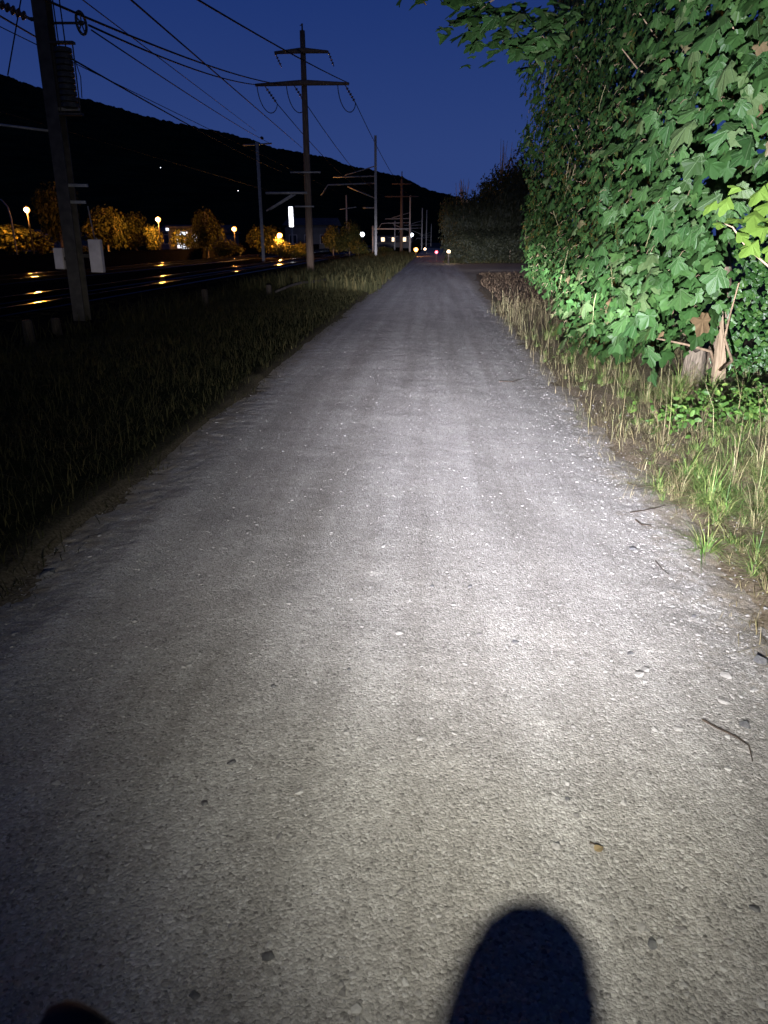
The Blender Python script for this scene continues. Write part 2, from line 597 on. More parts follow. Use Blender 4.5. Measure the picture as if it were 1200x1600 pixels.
def ground_h(x, y):
    x = np.asarray(x, float)
    y = np.asarray(y, float)
    h = 0.06 * vnoise(x, y, 0.5, 11) + 0.035 * vnoise(x, y, 2.3, 12) + 0.015 * vnoise(x, y, 9, 13)
    near = 1 - sstep(60, 140, y)
    h = h * near
    h = h + 0.14 * sstep(1.5, 2.8, x) * near * sstep(-3, 2, y) * (1 - sstep(16, 22, y))
    h = h + (0.05 * sstep(2.0, 3.2, -x) - 0.12 * sstep(4.5, 6.2, -x)) * near
    h = np.where((y > 35.5) & (y < 58) & (x > 1.2) & (x < 30), h * 0.25 - 0.02, h)
    mid = (x > -2.0) & (x < 1.45 + 0.45 * sstep(22, 34, y))
    h = np.where(mid, np.minimum(h, 0.002) - 0.012, h)
    verge = ((x <= -2.0) & (x > -3.4)) | ((x > 1.5 + 0.45 * sstep(22, 34, y)) & (x < 2.4) & (y < 35))
    h = np.where(verge, np.maximum(h, 0.004 * vnoise(x, y, 12, 15) + 0.006), h)
    return h


def grid_mesh(name, xs, ys, hf, mat, smooth=True):
    X, Y = np.meshgrid(xs, ys)
    Z = hf(X, Y)
    V = np.stack([X, Y, Z], -1).reshape(-1, 3)
    nx, ny = len(xs), len(ys)
    idx = np.arange(nx * ny).reshape(ny, nx)
    F = np.stack([idx[:-1, :-1], idx[:-1, 1:], idx[1:, 1:], idx[1:, :-1]], -1).reshape(-1, 4)
    return mesh_arrays(name, V, F, mat, smooth)


xs = np.concatenate([[-2500, -1200, -600, -300, -150, -80, -50, -35, -25, -18, -14, -11, -9], np.arange(-8, -2.4, 0.12), np.arange(-2.4, 4.5, 0.05), np.arange(4.5, 9, 0.2), [10, 12, 15, 20, 30, 50, 90, 180, 400, 1000, 2500]])
ys = np.concatenate([[-600, -200, -80, -40, -20, -12, -8, -5, -3, -1.5], np.arange(-1, 10, 0.05), np.arange(10, 24, 0.12), np.arange(24, 60, 0.35), [62, 66, 72, 80, 90, 105, 125, 150, 190, 250, 350, 600, 1200, 3000]])
tag(link('ground', grid_mesh('ground', xs, ys, ground_h, M['soil'])), kind='structure')

pxs = np.concatenate([np.arange(-2.35, 1.76, 0.0085)])
steps = [0.5]
while steps[-1] < 3.0:
    steps.append(steps[-1] + 0.0085)
while steps[-1] < 10:
    steps.append(steps[-1] * 1.0034)
while steps[-1] < 60:
    steps.append(steps[-1] * 1.012)
pys = np.array(steps + [65, 72, 80, 90, 105, 125, 150])
fx = pxs[::6]
far_i = int(np.searchsorted(pys, 9.0))


def path_fine(x, y):
    h = path_h(x, y)
    # small stones standing out of the packed surface
    a = vnoise(x, y, 55, 21)
    b = vnoise(x, y, 38, 22)
    c = vnoise(x, y, 90, 23)
    edge = np.clip(1 - np.minimum(x - PX0, PX1 - x) / 0.9, 0.25, 1)
    return h + edge * (0.008 * np.clip(a - 0.12, 0, 1) + 0.010 * np.clip(b - 0.18, 0, 1)) + 0.0022 * c + 0.008 * vnoise(x, y, 24, 24) * sstep(6, 12, y)


path = tag(link('gravel_path', grid_mesh('gravel_path', pxs, pys[:far_i + 1], path_fine, M['gravel'])), kind='structure')
fxs = np.arange(-2.35, 2.4, 0.022)
fy_ = [float(pys[far_i])]
while fy_[-1] < 48:
    fy_.append(fy_[-1] * 1.004)
tag(link('far_path', grid_mesh('far_path', fxs, np.array(fy_ + [55, 65, 80, 105, 150]), path_fine, M['gravel'])), kind='structure')
tag(link('near_path', grid_mesh('near_path', np.arange(-2.35, 1.8, 0.06), np.concatenate([np.arange(-8, 0.5, 0.1), [0.5]]), path_h, M['gravel'])), kind='structure')


# the side path that joins from the right behind the bush
def side_h(x, y):
    return 0.050 + 0.01 * vnoise(x, y, 0.8, 31) - 0.05 * (1 - sstep(0.0, 0.8, np.minimum(y - 38.2 - 0.25 * (x - 1) - 0.5 * vnoise(x, y, 0.6, 33), 50.5 + 0.25 * (x - 1) + 0.5 * vnoise(x, y, 0.7, 32) - y)))


tag(link('side_path', grid_mesh('side_path', np.arange(1.3, 30, 0.3), np.arange(36, 60, 0.3), side_h, M['gravel_far'])), kind='structure')

# ------------------------------------------------------------------ loose gravel
ph_ = (1 + 5 ** 0.5) / 2
ICO_V = np.array([(-1, ph_, 0), (1, ph_, 0), (-1, -ph_, 0), (1, -ph_, 0), (0, -1, ph_), (0, 1, ph_), (0, -1, -ph_), (0, 1, -ph_), (ph_, 0, -1), (ph_, 0, 1), (-ph_, 0, -1), (-ph_, 0, 1)]) / math.sqrt(1 + ph_ * ph_)
ICO_F = np.array([(0, 11, 5), (0, 5, 1), (0, 1, 7), (0, 7, 10), (0, 10, 11), (1, 5, 9), (5, 11, 4), (11, 10, 2), (10, 7, 6), (7, 1, 8), (3, 9, 4), (3, 4, 2), (3, 2, 6), (3, 6, 8), (3, 8, 9), (4, 9, 5), (2, 4, 11), (6, 2, 10), (8, 6, 7), (9, 8, 1)])


def stones_mesh(name, P, rad, mat, flat=0.6):
    n = len(P)
    base = ICO_V[None] * (1 + 0.28 * rng.standard_normal((n, 12, 1)).clip(-1.2, 1.2))
    sc = rad[:, None] * np.stack([1 + 0.3 * rng.random(n), 0.75 + 0.3 * rng.random(n), flat * (0.7 + 0.5 * rng.random(n))], -1)
    base = base * sc[:, None, :]
    a = rng.random(n) * 6.283
    c, s = np.cos(a)[:, None], np.sin(a)[:, None]
    x = base[..., 0] * c - base[..., 1] * s
    y = base[..., 0] * s + base[..., 1] * c
    V = np.stack([x, y, base[..., 2]], -1) + P[:, None, :]
    F = (ICO_F[None] + (np.arange(n) * 12)[:, None, None]).reshape(-1, 3)
    return mesh_arrays(name, V.reshape(-1, 3), F, mat, False)


n = 36000
yy = 0.9 + 30 * rng.random(n) ** 3.0
xx = -2.0 + 3.4 * rng.random(n)
edge_bias = rng.random(n) < 0.30
xx = np.where(edge_bias, 1.30 - np.abs(rng.normal(0, 0.28, n)), xx)
rr = np.exp(rng.normal(math.log(0.0030), 0.5, n)).clip(0.0015, 0.012) * (1 - 0.45 * sstep(5, 16, yy))
rr = rr * np.where(xx > 0.95, 1.15, 1.0)
out_ = rng.random(n) < 0.16
xx = np.where(out_, 1.15 + 0.75 * rng.random(n) ** 1.5, xx)
zz = np.maximum(path_h(xx, yy), ground_h(xx, yy)) + rr * 0.05
tag(link('gravel', stones_mesh('gravel', np.stack([xx, yy, zz], -1), rr, M['stone'])), 'loose pale gravel scattered over the path', kind='stuff')

# stones large enough to pick out, set in the surface of the path
stone_px = [(1020, 1467, 0.016, 1), (362, 1193, 0.012, 1), (418, 1490, 0.014, 1), (1165, 1133, 0.017, 1), (623, 990, 0.016, 0), (806, 1000, 0.013, 1), (985, 1020, 0.012, 1), (1085, 960, 0.016, 1),
            (600, 852, 0.018, 0), (545, 1047, 0.010, 1), (427, 1071, 0.010, 1), (1135, 1055, 0.020, 0), (1000, 1053, 0.018, 0), (1060, 1138, 0.015, 0), (1180, 1420, 0.012, 1), (72, 890, 0.035, 1), (305, 1552, 0.011, 1), (1128, 1095, 0.013, 0),
            (990, 855, 0.02, 1), (1010, 1045, 0.02, 0), (320, 1255, 0.010, 1), (210, 967, 0.012, 0), (735, 915, 0.014, 1), (675, 917, 0.012, 1), (1190, 1030, 0.03, 1), (886, 1248, 0.009, 1), (680, 1420, 0.008, 0)]
for (a, b, r_, dk) in stone_px:
    p = gp(a, b, 0.02)
    me = stones_mesh('stone', np.array([[0, 0, 0]]), np.array([r_]), M['dark_stone'] if dk else M['stone'], 0.55)
    link('stone', me, path, (p.x, p.y, float(path_h(p.x, p.y)) + r_ * 0.15))


# ------------------------------------------------------------------ leaf geometry
def lobed_leaf(nl=5, fold=0.10, droop=0.16):
    """maple-like outline, tip along -Y, stalk at origin, unit length"""
    tips = {5: [(-128, 0.52), (-62, 0.86), (0, 1.0), (62, 0.86), (128, 0.52)], 3: [(-70, 0.72), (0, 1.0), (70, 0.72)]}[nl]
    out = [(0.0, -0.02)]
    o = []
    for i, (a, r) in enumerate(tips):
        if i:
            am = (a + tips[i - 1][0]) / 2
            o.append((am, 0.68 * min(r, tips[i - 1][1]) + 0.04))
        o.append((a - 17, r * 0.83))
        o.append((a, r))
        o.append((a + 17, r * 0.83))
    V = [(0, -0.05, 0.03)]
    for a, r in o:
        t = R(a)
        x, y = r * math.sin(t) * 0.62, -r * math.cos(t) * 0.62 - 0.30
        rr_ = math.hypot(x, y)
        V.append((x, y, fold * abs(x) * 0.8 - droop * rr_ * rr_ + 0.02 * math.sin(3 * a)))
    V[0] = (0, -0.30, 0.05)
    V.append((0, 0.0, 0.05))
    n_ = len(V)
    F = [(0, i, i + 1) for i in range(1, n_ - 2)]
    F += [(0, n_ - 2, n_ - 1), (0, n_ - 1, 1)]
    return np.array(V), np.array(F)


def oval_leaf(w=0.32, seg=5, droop=0.12, fold=0.12):
    V = [(0, 0, 0)]
    pr = [0.62, 1.0, 0.95, 0.66, 0.28][:seg]
    for i in range(seg):
        y = -(i + 0.6) / (seg + 0.1)
        ww = w * pr[i]
        z = -droop * y * y
        V += [(-ww, y + 0.03, z + fold * ww), (0, y, z), (ww, y + 0.03, z + fold * ww)]
    V.append((0, -1.0, -droop))
    F3 = [(0, 1, 2), (0, 2, 3)]
    for i in range(seg - 1):
        b = 1 + 3 * i
        F3 += [(b, b + 3, b + 4), (b, b + 4, b + 1), (b + 1, b + 4, b + 5), (b + 1, b + 5, b + 2)]
    b = 1 + 3 * (seg - 1)
    F3 += [(b, len(V) - 1, b + 1), (b + 1, len(V) - 1, b + 2)]
    return np.array(V), np.array(F3)


def frames(nrm, down):
    """rotation matrices with local Z=normal, local -Y=down direction projected"""
    nrm = nrm / np.linalg.norm(nrm, axis=1, keepdims=True)
    d = down - nrm * np.sum(down * nrm, 1, keepdims=True)
    d = d / (np.linalg.norm(d, axis=1, keepdims=True) + 1e-9)
    yv = -d
    xv = np.cross(yv, nrm)
    return np.stack([xv, yv, nrm], -1)


def leaves_mesh(name, LV, LF, P, Rm, size, mat, jitter=0.05):
    n_ = len(P)
    k = len(LV)
    lv = LV[None] * (1 + jitter * rng.standard_normal((n_, 1, 3)))
    lv = lv * size[:, None, None]
    curl = rng.normal(0, 0.5, n_)[:, None]
    lv[..., 2] += curl * lv[..., 0] ** 2 / size[:, None] + 0.5 * rng.normal(0, 0.4, n_)[:, None] * lv[..., 1] ** 2 / size[:, None]
    V = np.einsum('nij,nkj->nki', Rm, lv) + P[:, None, :]
    F = (LF[None] + (np.arange(n_) * k)[:, None, None]).reshape(-1, LF.shape[1])
    return mesh_arrays(name, V.reshape(-1, 3), F, mat, False)


MAPLE_V, MAPLE_F = lobed_leaf(5)
MAPLE3_V, MAPLE3_F = lobed_leaf(3)
OVAL_V, OVAL_F = oval_leaf()
QUAD_V = np.array([(0, 0, 0), (-0.32, -0.45, 0.06), (0, -1, -0.1), (0.32, -0.45, 0.06)])
QUAD_F = np.array([(0, 1, 2), (0, 2, 3)])


def project(P):
    """pixel of the 1200x1600 picture for world points, and depth"""
    c, s = math.cos(YAW), math.sin(YAW)
    x = P[:, 0] * c + P[:, 1] * s
    y = -P[:, 0] * s + P[:, 1] * c
    z = P[:, 2] - CAM_H
    dep = y * math.cos(PITCH) - z * math.sin(PITCH)
    up = y * math.sin(PITCH) + z * math.cos(PITCH)
    return 600 + F_PX * x / dep, 800 - F_PX * up / dep, dep


# ------------------------------------------------------------------ the maple by the path
maple = empty('maple_tree', (2.75, 7.6, 0.1))
tag(maple, 'dense torch-lit green maple with lobed leaves overhanging the right side of the path', 'tree')
MO = np.array(maple.location)
plan = np.array([(4.3, 4.75), (3.3, 4.95), (2.55, 5.25), (2.0, 5.75), (1.78, 6.5), (1.70, 8.0), (1.66, 10.0), (1.66, 12.5), (1.72, 14.0), (2.0, 15.0), (2.9, 15.8), (4.2, 16.2)])
seg = np.linalg.norm(np.diff(plan, axis=0), axis=1)
cum = np.concatenate([[0], np.cumsum(seg)])


def plan_at(s):
    x = np.interp(s, cum, plan[:, 0])
    y = np.interp(s, cum, plan[:, 1])
    x2 = np.interp(s + 0.15, cum, plan[:, 0])
    y2 = np.interp(s + 0.15, cum, plan[:, 1])
    x1 = np.interp(s - 0.15, cum, plan[:, 0])
    y1 = np.interp(s - 0.15, cum, plan[:, 1])
    tx, ty = x2 - x1, y2 - y1
    l = np.hypot(tx, ty) + 1e-9
    return x, y, -ty / l, tx / l     # outward = left of travel direction


nl = 40000
# more leaves per metre on the near side, where each one shows
s_ = rng.random(nl) * cum[-1]
keep_p = np.interp(s_, cum, np.linspace(0.85, 1.0, len(cum)))
s_ = s_[rng.random(nl) < keep_p]
nl = len(s_)
bx, by, ox, oy = plan_at(s_)
ox, oy = -np.abs(ox) * np.sign(1e-9 + np.abs(ox)), oy
hem = np.interp(s_, [0, 1.8, 2.6, 3.4, 4.3, 6, 9, 11.5, 14], [1.75, 1.5, 0.95, 0.42, 0.30, 0.30, 0.55, 0.8, 1.0])
hem = hem + 0.35 * vnoise(s_, s_ * 0, 1.5, 41)
z_ = hem + (5.3 - hem) * rng.random(nl)
t_ = rng.random(nl) ** 1.6 * 1.25
bul = 0.46 * vnoise(s_, z_, 0.9, 42) + 0.32 * vnoise(s_, z_, 2.4, 43) + 0.12 * vnoise(s_, z_, 6, 44)
inset = 0.45 * sstep(4.0, 5.4, z_) ** 1.5 + 0.30 * (1 - sstep(0.0, 0.5, z_ - hem)) * 0.5
dd = bul - inset - t_
P = np.stack([bx + ox * dd, by + oy * dd, z_], -1)
P[:, :2] += rng.normal(0, 0.05, (nl, 2))
outw = np.stack([ox, oy, np.zeros(nl)], -1)
nearf = (1 - sstep(6.5, 9.5, P[:, 1]))[:, None]
nrm = outw * (0.95 - 0.2 * nearf) + np.array([0.0, 0.10, 0.42]) + np.array([-0.05, -0.38, 0.10]) * nearf + rng.normal(0, 1, (nl, 3)) * (0.30 + 0.06 * nearf)
down = np.array([-0.15, 0.0, -1.0]) + outw * 0.35 + rng.normal(0, 0.35, (nl, 3))
size = np.exp(rng.normal(math.log(0.114), 0.36, nl)).clip(0.045, 0.21) * (0.88 + 0.27 * nearf[:, 0])

# gaps between the sprays of leaves
thin = (vnoise(s_, z_, 2.6, 45) + 0.6 * vnoise(s_, z_, 6.5, 46) < -0.28 - 0.15 * sstep(2.5, 3.5, z_) - 0.1 * sstep(8, 11, s_)) & (t_ < 0.55)
P, nrm, down, size, t_ = [a_[~thin] for a_ in (P, nrm, down, size, t_)]

# the bough that reaches out over the path at the top of the view
bt = dp(722, 60, 7.6)
bough = [Vector((2.9, 9.2, 3.6)), Vector((2.2, 8.6, 4.1)), Vector((1.5, 8.1, 4.1)), Vector((0.95, 7.8, 3.85)), Vector((bt.x + 0.15, bt.y, bt.z + 0.22))]
bl, bn_, bs_ = [], [], []
spots = [(800, 20, 14), (815, 60, 12), (845, 60, 14), (770, 40, 10), (740, 10, 12), (835, 100, 8), (715, 50, 5), (742, 85, 4), (735, 30, 9), (765, 20, 12), (790, 55, 8), (800, 75, 9), (815, 40, 7), (825, 15, 12), (780, 5, 12), (845, 25, 12), (860, 55, 12), (880, 20, 14), (840, 80, 5), (755, 60, 4), (655, -12, 7), (690, -15, 8), (720, -5, 8)]
for (a, b, k) in spots:
    for i in range(k):
        q = dp(a + random.gauss(0, 11), b + random.gauss(0, 10), 7.7 + random.gauss(0, 0.25))
        bl.append(q)
        bn_.append((random.gauss(0, 0.45), random.gauss(-0.3, 0.4), 0.75 + random.random()))
        bs_.append(random.uniform(0.13, 0.21))
bl = np.array([tuple(q) for q in bl])
nb = len(bl)
P = np.concatenate([P, bl])
nrm = np.concatenate([nrm, np.array(bn_)])
down = np.concatenate([down, np.array([-0.3, -0.2, -0.8]) + rng.normal(0, 0.4, (nb, 3))])
size = np.concatenate([size, np.array(bs_)])
t_ = np.concatenate([t_, np.zeros(nb)])
# keep the leaves out of the hollow at the right, beside the trunk
qx, qy, dep = project(P)
hollow = ((qx > 1128 + 14 * rng.standard_normal(len(P))) & (qy > 300) & (P[:, 2] < 1.75)) | ((qx > 1068 + 8 * rng.standard_normal(len(P))) & (qy > 515 + 10 * rng.standard_normal(len(P))))
P, nrm, down, size, t_, qx, qy, dep = [a_[~hollow] for a_ in (P, nrm, down, size, t_, qx, qy, dep)]
Rm = frames(nrm, down)
show = size / dep * (t_ < 0.16) * (qx > 0) * (qx < 1190) * (qy > 5) * (qy < 640)
order = np.argsort(-show)
sel = order[:300]
rest = np.setdiff1d(np.arange(len(P)), sel)
small = rng.random(len(rest)) < 0.36
ra, rb = rest[~small], rest[small]
tag(link('foliage', leaves_mesh('foliage', MAPLE_V, MAPLE_F, P[ra] - MO, Rm[ra], size[ra], M['maple'], 0.12), maple), kind='stuff')
tag(link('young_foliage', leaves_mesh('young_foliage', MAPLE3_V, MAPLE3_F, P[rb] - MO, Rm[rb], size[rb] * 0.78, M['maple'], 0.15), maple), kind='stuff')
LEAFM = [leaves_mesh('leaf', MAPLE_V, MAPLE_F, np.zeros((1, 3)), np.eye(3)[None], np.ones(1), M['maple'], 0.08) for _ in range(10)]
# single leaves carry their own colour through the same material by object copies of ten meshes


def veined(*a, **kw):
    m = leaf_mat(*a, **kw)
    nt = m.node_tree
    b = nt.nodes['Principled BSDF']
    src = b.inputs['Base Color'].links[0].from_socket
    tc = N(nt, 'ShaderNodeTexCoord')
    sx = N(nt, 'ShaderNodeSeparateXYZ')
    nt.links.new(tc.outputs['Object'], sx.inputs[0])

    def mm(op, p, q):
        n_ = N(nt, 'ShaderNodeMath', operation=op)
        for i_, v_ in enumerate((p, q)):
            if isinstance(v_, (int, float)):
                n_.inputs[i_].default_value = v_
            else:
                nt.links.new(v_, n_.inputs[i_])
        return n_.outputs[0]
    yy_ = mm('ADD', sx.outputs[1], 0.06)
    dist = None
    for an in (0, 38, -38, 80, -80):
        c_, s_n = math.cos(R(an)), math.sin(R(an))
        d_ = mm('ABSOLUTE', mm('ADD', mm('MULTIPLY', sx.outputs[0], c_), mm('MULTIPLY', yy_, s_n)), 0)
        dist = d_ if dist is None else mm('MINIMUM', dist, d_)
    r_ = ramp(nt, [(0.008, (1, 1, 1)), (0.022, (0, 0, 0))])
    nt.links.new(dist, r_.inputs[0])
    mx_ = N(nt, 'ShaderNodeMixRGB')
    mx_.inputs[2].default_value = (0.10, 0.16, 0.07, 1)
    f_ = mm('MULTIPLY', r_.outputs[0], 0.55)
    nt.links.new(f_, mx_.inputs[0])
    nt.links.new(src, mx_.inputs[1])
    nt.links.new(mx_.outputs[0], b.inputs['Base Color'])
    bp_ = N(nt, 'ShaderNodeBump')
    bp_.inputs['Strength'].default_value = 0.6
    bp_.inputs['Distance'].default_value = 0.006
    nt.links.new(mm('MULTIPLY', r_.outputs[0], -1.0), bp_.inputs['Height'])
    nt.links.new(bp_.outputs[0], b.inputs['Normal'])
    return m


LEAF_MATS = []
for k in range(5):
    c = [(0.019, 0.044, 0.011), (0.023, 0.062, 0.017), (0.031, 0.077, 0.021), (0.040, 0.090, 0.025), (0.062, 0.100, 0.036)][k]
    LEAF_MATS.append(veined('maple_leaf_single', [(0, c), (1, (c[0] * 1.25, c[1] * 1.2, c[2] * 1.25))], rough=0.5, trans=0.15, tcol=(0.05, 0.11, 0.02), spec=0.22))
for i, me in enumerate(LEAFM):
    me.materials[0] = LEAF_MATS[[0, 1, 2, 3, 1, 2, 0, 2, 3, 4][i]]
for i in sel:
    lf = link('leaf', LEAFM[int(rng.integers(10))], maple)
    m4 = Matrix(Rm[i].tolist()).to_4x4()
    lf.matrix_local = Matrix.Translation(Vector(P[i] - MO)) @ m4 @ Matrix.Scale(float(size[i]), 4)


def branch(parent, pts, r0, r1, mat, n_=7, name='branch'):
    pts = [Vector(p) - parent.location for p in pts]
    k = len(pts)
    mb = MB()
    mb.tube(pts, [r0 + (r1 - r0) * i / (k - 1) for i in range(k)], n_)
    return mb.build(name, mat, parent, True)


def wobble(a, b, k=6, amp=0.05):
    a, b = Vector(a), Vector(b)
    return [a.lerp(b, i / (k - 1)) + (Vector((random.gauss(0, amp), random.gauss(0, amp), random.gauss(0, amp * 0.5))) if 0 < i < k - 1 else Vector()) for i in range(k)]


branch(maple, wobble((3.02, 8.0, 0.05), (3.15, 8.1, 4.6), 9, 0.06), 0.085, 0.03, M['bark'], 10, 'trunk')
branch(maple, wobble((2.80, 9.6, 0.05), (2.6, 9.9, 4.4), 8, 0.06), 0.075, 0.03, M['bark'], 9, 'trunk')
branch(maple, wobble((2.75, 12.4, 0.05), (2.6, 12.6, 4.0), 8, 0.06), 0.07, 0.03, M['bark'], 9, 'trunk')
branch(maple, bough, 0.04, 0.008, M['bark'])
for k in range(26):
    s0 = random.uniform(2.0, cum[-1] - 2)
    x_, y_, nx_, ny_ = plan_at(np.array([s0]))
    zt = random.uniform(0.8, 4.2)
    e_ = (float(x_[0]) + 0.12, float(y_[0]), zt)
    bpt = (2.8, min(max(float(y_[0]) + 0.8, 7.2), 13), max(0.3, zt - random.uniform(0.3, 1.2)))
    branch(maple, wobble(bpt, e_, 5, 0.08), 0.018, 0.004, M['twig'], 6)
# pale shoots lying on the outside of the foliage
for k in range(26):
    s0 = random.uniform(2.2, 11.5)
    x_, y_, nx_, ny_ = plan_at(np.array([s0]))
    zt = random.uniform(0.7, 4.0)
    bq = 0.46 * vnoise(s0, zt, 0.9, 42) + 0.32 * vnoise(s0, zt, 2.4, 43) + 0.04
    a_ = Vector((float(x_[0] - abs(nx_[0]) * bq), float(y_[0] + ny_[0] * bq), zt))
    ln = random.uniform(0.25, 0.6)
    b_ = a_ + Vector((random.gauss(0.10, 0.12), random.gauss(0.1, 0.55), 0.6)) * ln
    branch(maple, wobble(a_, b_, 5, 0.006), 0.002, 0.0042, M['shoot'], 5)
# leaf stalks: pale, thin, one mesh
mb = MB()
for i in rng.choice(np.where((t_ < 0.25) & (qx > 780) & (qx < 1220) & (dep < 12))[0], 900, replace=False):
    p = Vector(P[i] - MO)
    nn_ = Vector(nrm[i]).normalized()
    q = p + Vector((0.25 * random.random(), 0.3 * random.random(), 0.35 + 0.3 * random.random())) * 0.10 - nn_ * 0.05
    mb.tube([p, p.lerp(q, 0.5) + Vector((0, 0, 0.012)), q], [0.0022, 0.002, 0.0016], 4, False)
tag(mb.build('leaf_stalks', M['twig'], maple), kind='stuff')

# broken stump wood under the maple
st = empty('tree_stump', gp(1092, 556, 0.12) * 1.0)
st.location = (2.62, 7.35, 0.1)
mb = MB()
prof = []
for k in range(10):
    a = 2 * math.pi * k / 10
    prof.append((0.105 * (1 + 0.15 * math.sin(3 * a)) * math.cos(a), 0.085 * math.sin(a)))
vs_ = [Vector((x_ * 1.15, y_ * 1.15, -0.08)) for x_, y_ in prof] + [Vector((x_, y_, 0.25)) for x_, y_ in prof] + [Vector((x_ * 0.9, y_ * 0.9, 0.36 + 0.03 * math.sin(7 * i) + 0.03 * (i % 3))) for i, (x_, y_) in enumerate(prof)]
fs_ = [(r * 10 + i, r * 10 + (i + 1) % 10, r * 10 + 10 + (i + 1) % 10, r * 10 + 10 + i) for r in range(2) for i in range(10)] + [tuple(range(20, 30))]
mb.add(vs_, fs_).build('stump_wood', M['stump'], st)
tag(st, 'short grey weathered stump half hidden under the lowest maple leaves', 'stump')
sp = empty('split_stake', (2.80, 7.15, 0.1))
mb = MB()
vs_ = [(-0.075, -0.03, -0.1), (0.075, -0.03, -0.1), (0.07, 0.03, -0.1), (-0.07, 0.03, -0.1), (-0.055, -0.03, 0.35), (0.045, -0.03, 0.32), (0.04, 0.03, 0.32), (-0.05, 0.03, 0.35), (-0.045, -0.022, 0.62), (0.012, -0.02, 0.52), (0.01, 0.02, 0.52), (-0.04, 0.022, 0.62), (-0.03, 0.0, 0.86), (-0.022, 0.0, 0.80)]
fs_ = [(0, 1, 5, 4), (1, 2, 6, 5), (2, 3, 7, 6), (3, 0, 4, 7), (4, 5, 9, 8), (5, 6, 10, 9), (6, 7, 11, 10), (7, 4, 8, 11), (8, 9, 13, 12), (9, 10, 13), (10, 11, 12, 13), (11, 8, 12)]
mb.add([Vector(v) for v in vs_], fs_).build('splintered_post', M['pale_wood'], sp)
sp.rotation_euler = (0, R(-4), R(10))
tag(sp, 'pale splintered wooden stake with a pointed broken top at the bush edge', 'stake')

# yellow-green shrub branch that comes in from the right
lime = empty('lime_shrub', (2.95, 4.35, 0.12))
tag(lime, 'yellow-green leaved shrub reaching in from the right edge of view', 'shrub')
branch(lime, [(2.95, 4.35, 0.0), (2.90, 4.45, 0.6), (2.75, 4.5, 1.05), (2.6, 4.5, 1.35)], 0.018, 0.010, M['twig'], 7, 'stem')
tips_ = [dp(1215, 325, 4.5), dp(1130, 355, 4.6), dp(1150, 330, 4.6), dp(1120, 395, 4.5)]
b0 = Vector((2.72, 4.5, 1.15))
b1 = dp(1205, 420, 4.5)
b2 = dp(1165, 385, 4.5)
branch(lime, [b0, b1, b2, dp(1145, 355, 4.5), dp(1120, 345, 4.55)], 0.008, 0.003, M['twig'], 6)
LIMEM = [leaves_mesh('leaf', MAPLE3_V, MAPLE3_F, np.zeros((1, 3)), np.eye(3)[None], np.ones(1), M['lime_leaf'], 0.08) for _ in range(4)]
for (a, b, sz) in [(1195, 305, 0.15), (1165, 312, 0.13), (1140, 322, 0.12), (1120, 328, 0.10), (1180, 345, 0.16), (1160, 358, 0.13), (1200, 370, 0.14), (1125, 362, 0.09), (1150, 378, 0.12), (1185, 390, 0.15), (1175, 365, 0.12), (1205, 330, 0.15), (1215, 390, 0.15), (1210, 295, 0.14), (1225, 350, 0.16), (1220, 410, 0.14)]:
    lf = link('leaf', random.choice(LIMEM), lime)
    p = dp(a, b - 14, 4.45 + random.gauss(0, 0.06))
    nv = np.array([[random.gauss(-0.15, 0.25), random.gauss(-0.55, 0.25), 0.75]])
    rm_ = frames(nv, np.array([[random.gauss(-0.6, 0.4), -0.3, -0.6]]))[0]
    lf.matrix_local = Matrix.Translation(p - lime.location) @ Matrix(rm_.tolist()).to_4x4() @ Matrix.Scale(sz * 1.05, 4)

# ivy bank seen through the hollow at the right
ivy = empty('ivy_thicket', (4.6, 8.6, 0.1))
tag(ivy, 'dark small-leaved ivy thicket in the hollow behind the splintered stake', 'thicket')
ni = 5200
u1, u2 = rng.random(ni), rng.random(ni)
ix = 2.95 + 4.2 * u1
iz = 0.15 + 2.2 * u2
iy = 7.6 + 0.45 * (ix - 2.95) + 0.35 * vnoise(ix, iz, 2.0, 51) + 0.3 * rng.random(ni) + 0.15 * iz
IP = np.stack([ix, iy, iz], -1)
inr = np.array([-0.25, -0.85, 0.45]) + rng.normal(0, 0.3, (ni, 3))
o = link('foliage', leaves_mesh('foliage', MAPLE3_V, MAPLE3_F, IP - np.array(ivy.location), frames(inr, np.array([0, -0.2, -1]) + rng.normal(0, 0.3, (ni, 3))), rng.uniform(0.05, 0.10, ni), M['ivy']), ivy)
tag(o, kind='stuff')
for k in range(5):
    x0 = random.uniform(3.2, 5.5)
    branch(ivy, wobble((x0, 8.2 + 0.4 * (x0 - 3), 0.05), (x0 + random.gauss(0, 0.3), 8.4 + 0.4 * (x0 - 3), 2.2), 6, 0.06), 0.03, 0.012, M['bark'], 7, 'stem')

lg = empty('fallen_log', (3.35, 6.75, 0.19))
mb = MB()
mb.tube([(-0.55, 0.08, -0.02), (-0.2, 0.02, 0.0), (0.3, -0.02, 0.02), (0.9, 0.0, 0.03)], [0.05, 0.075, 0.08, 0.075], 12).build('log_wood', M['bark'], lg, True)
tag(lg, 'brown fallen log on the ground right of the splintered stake', 'log')

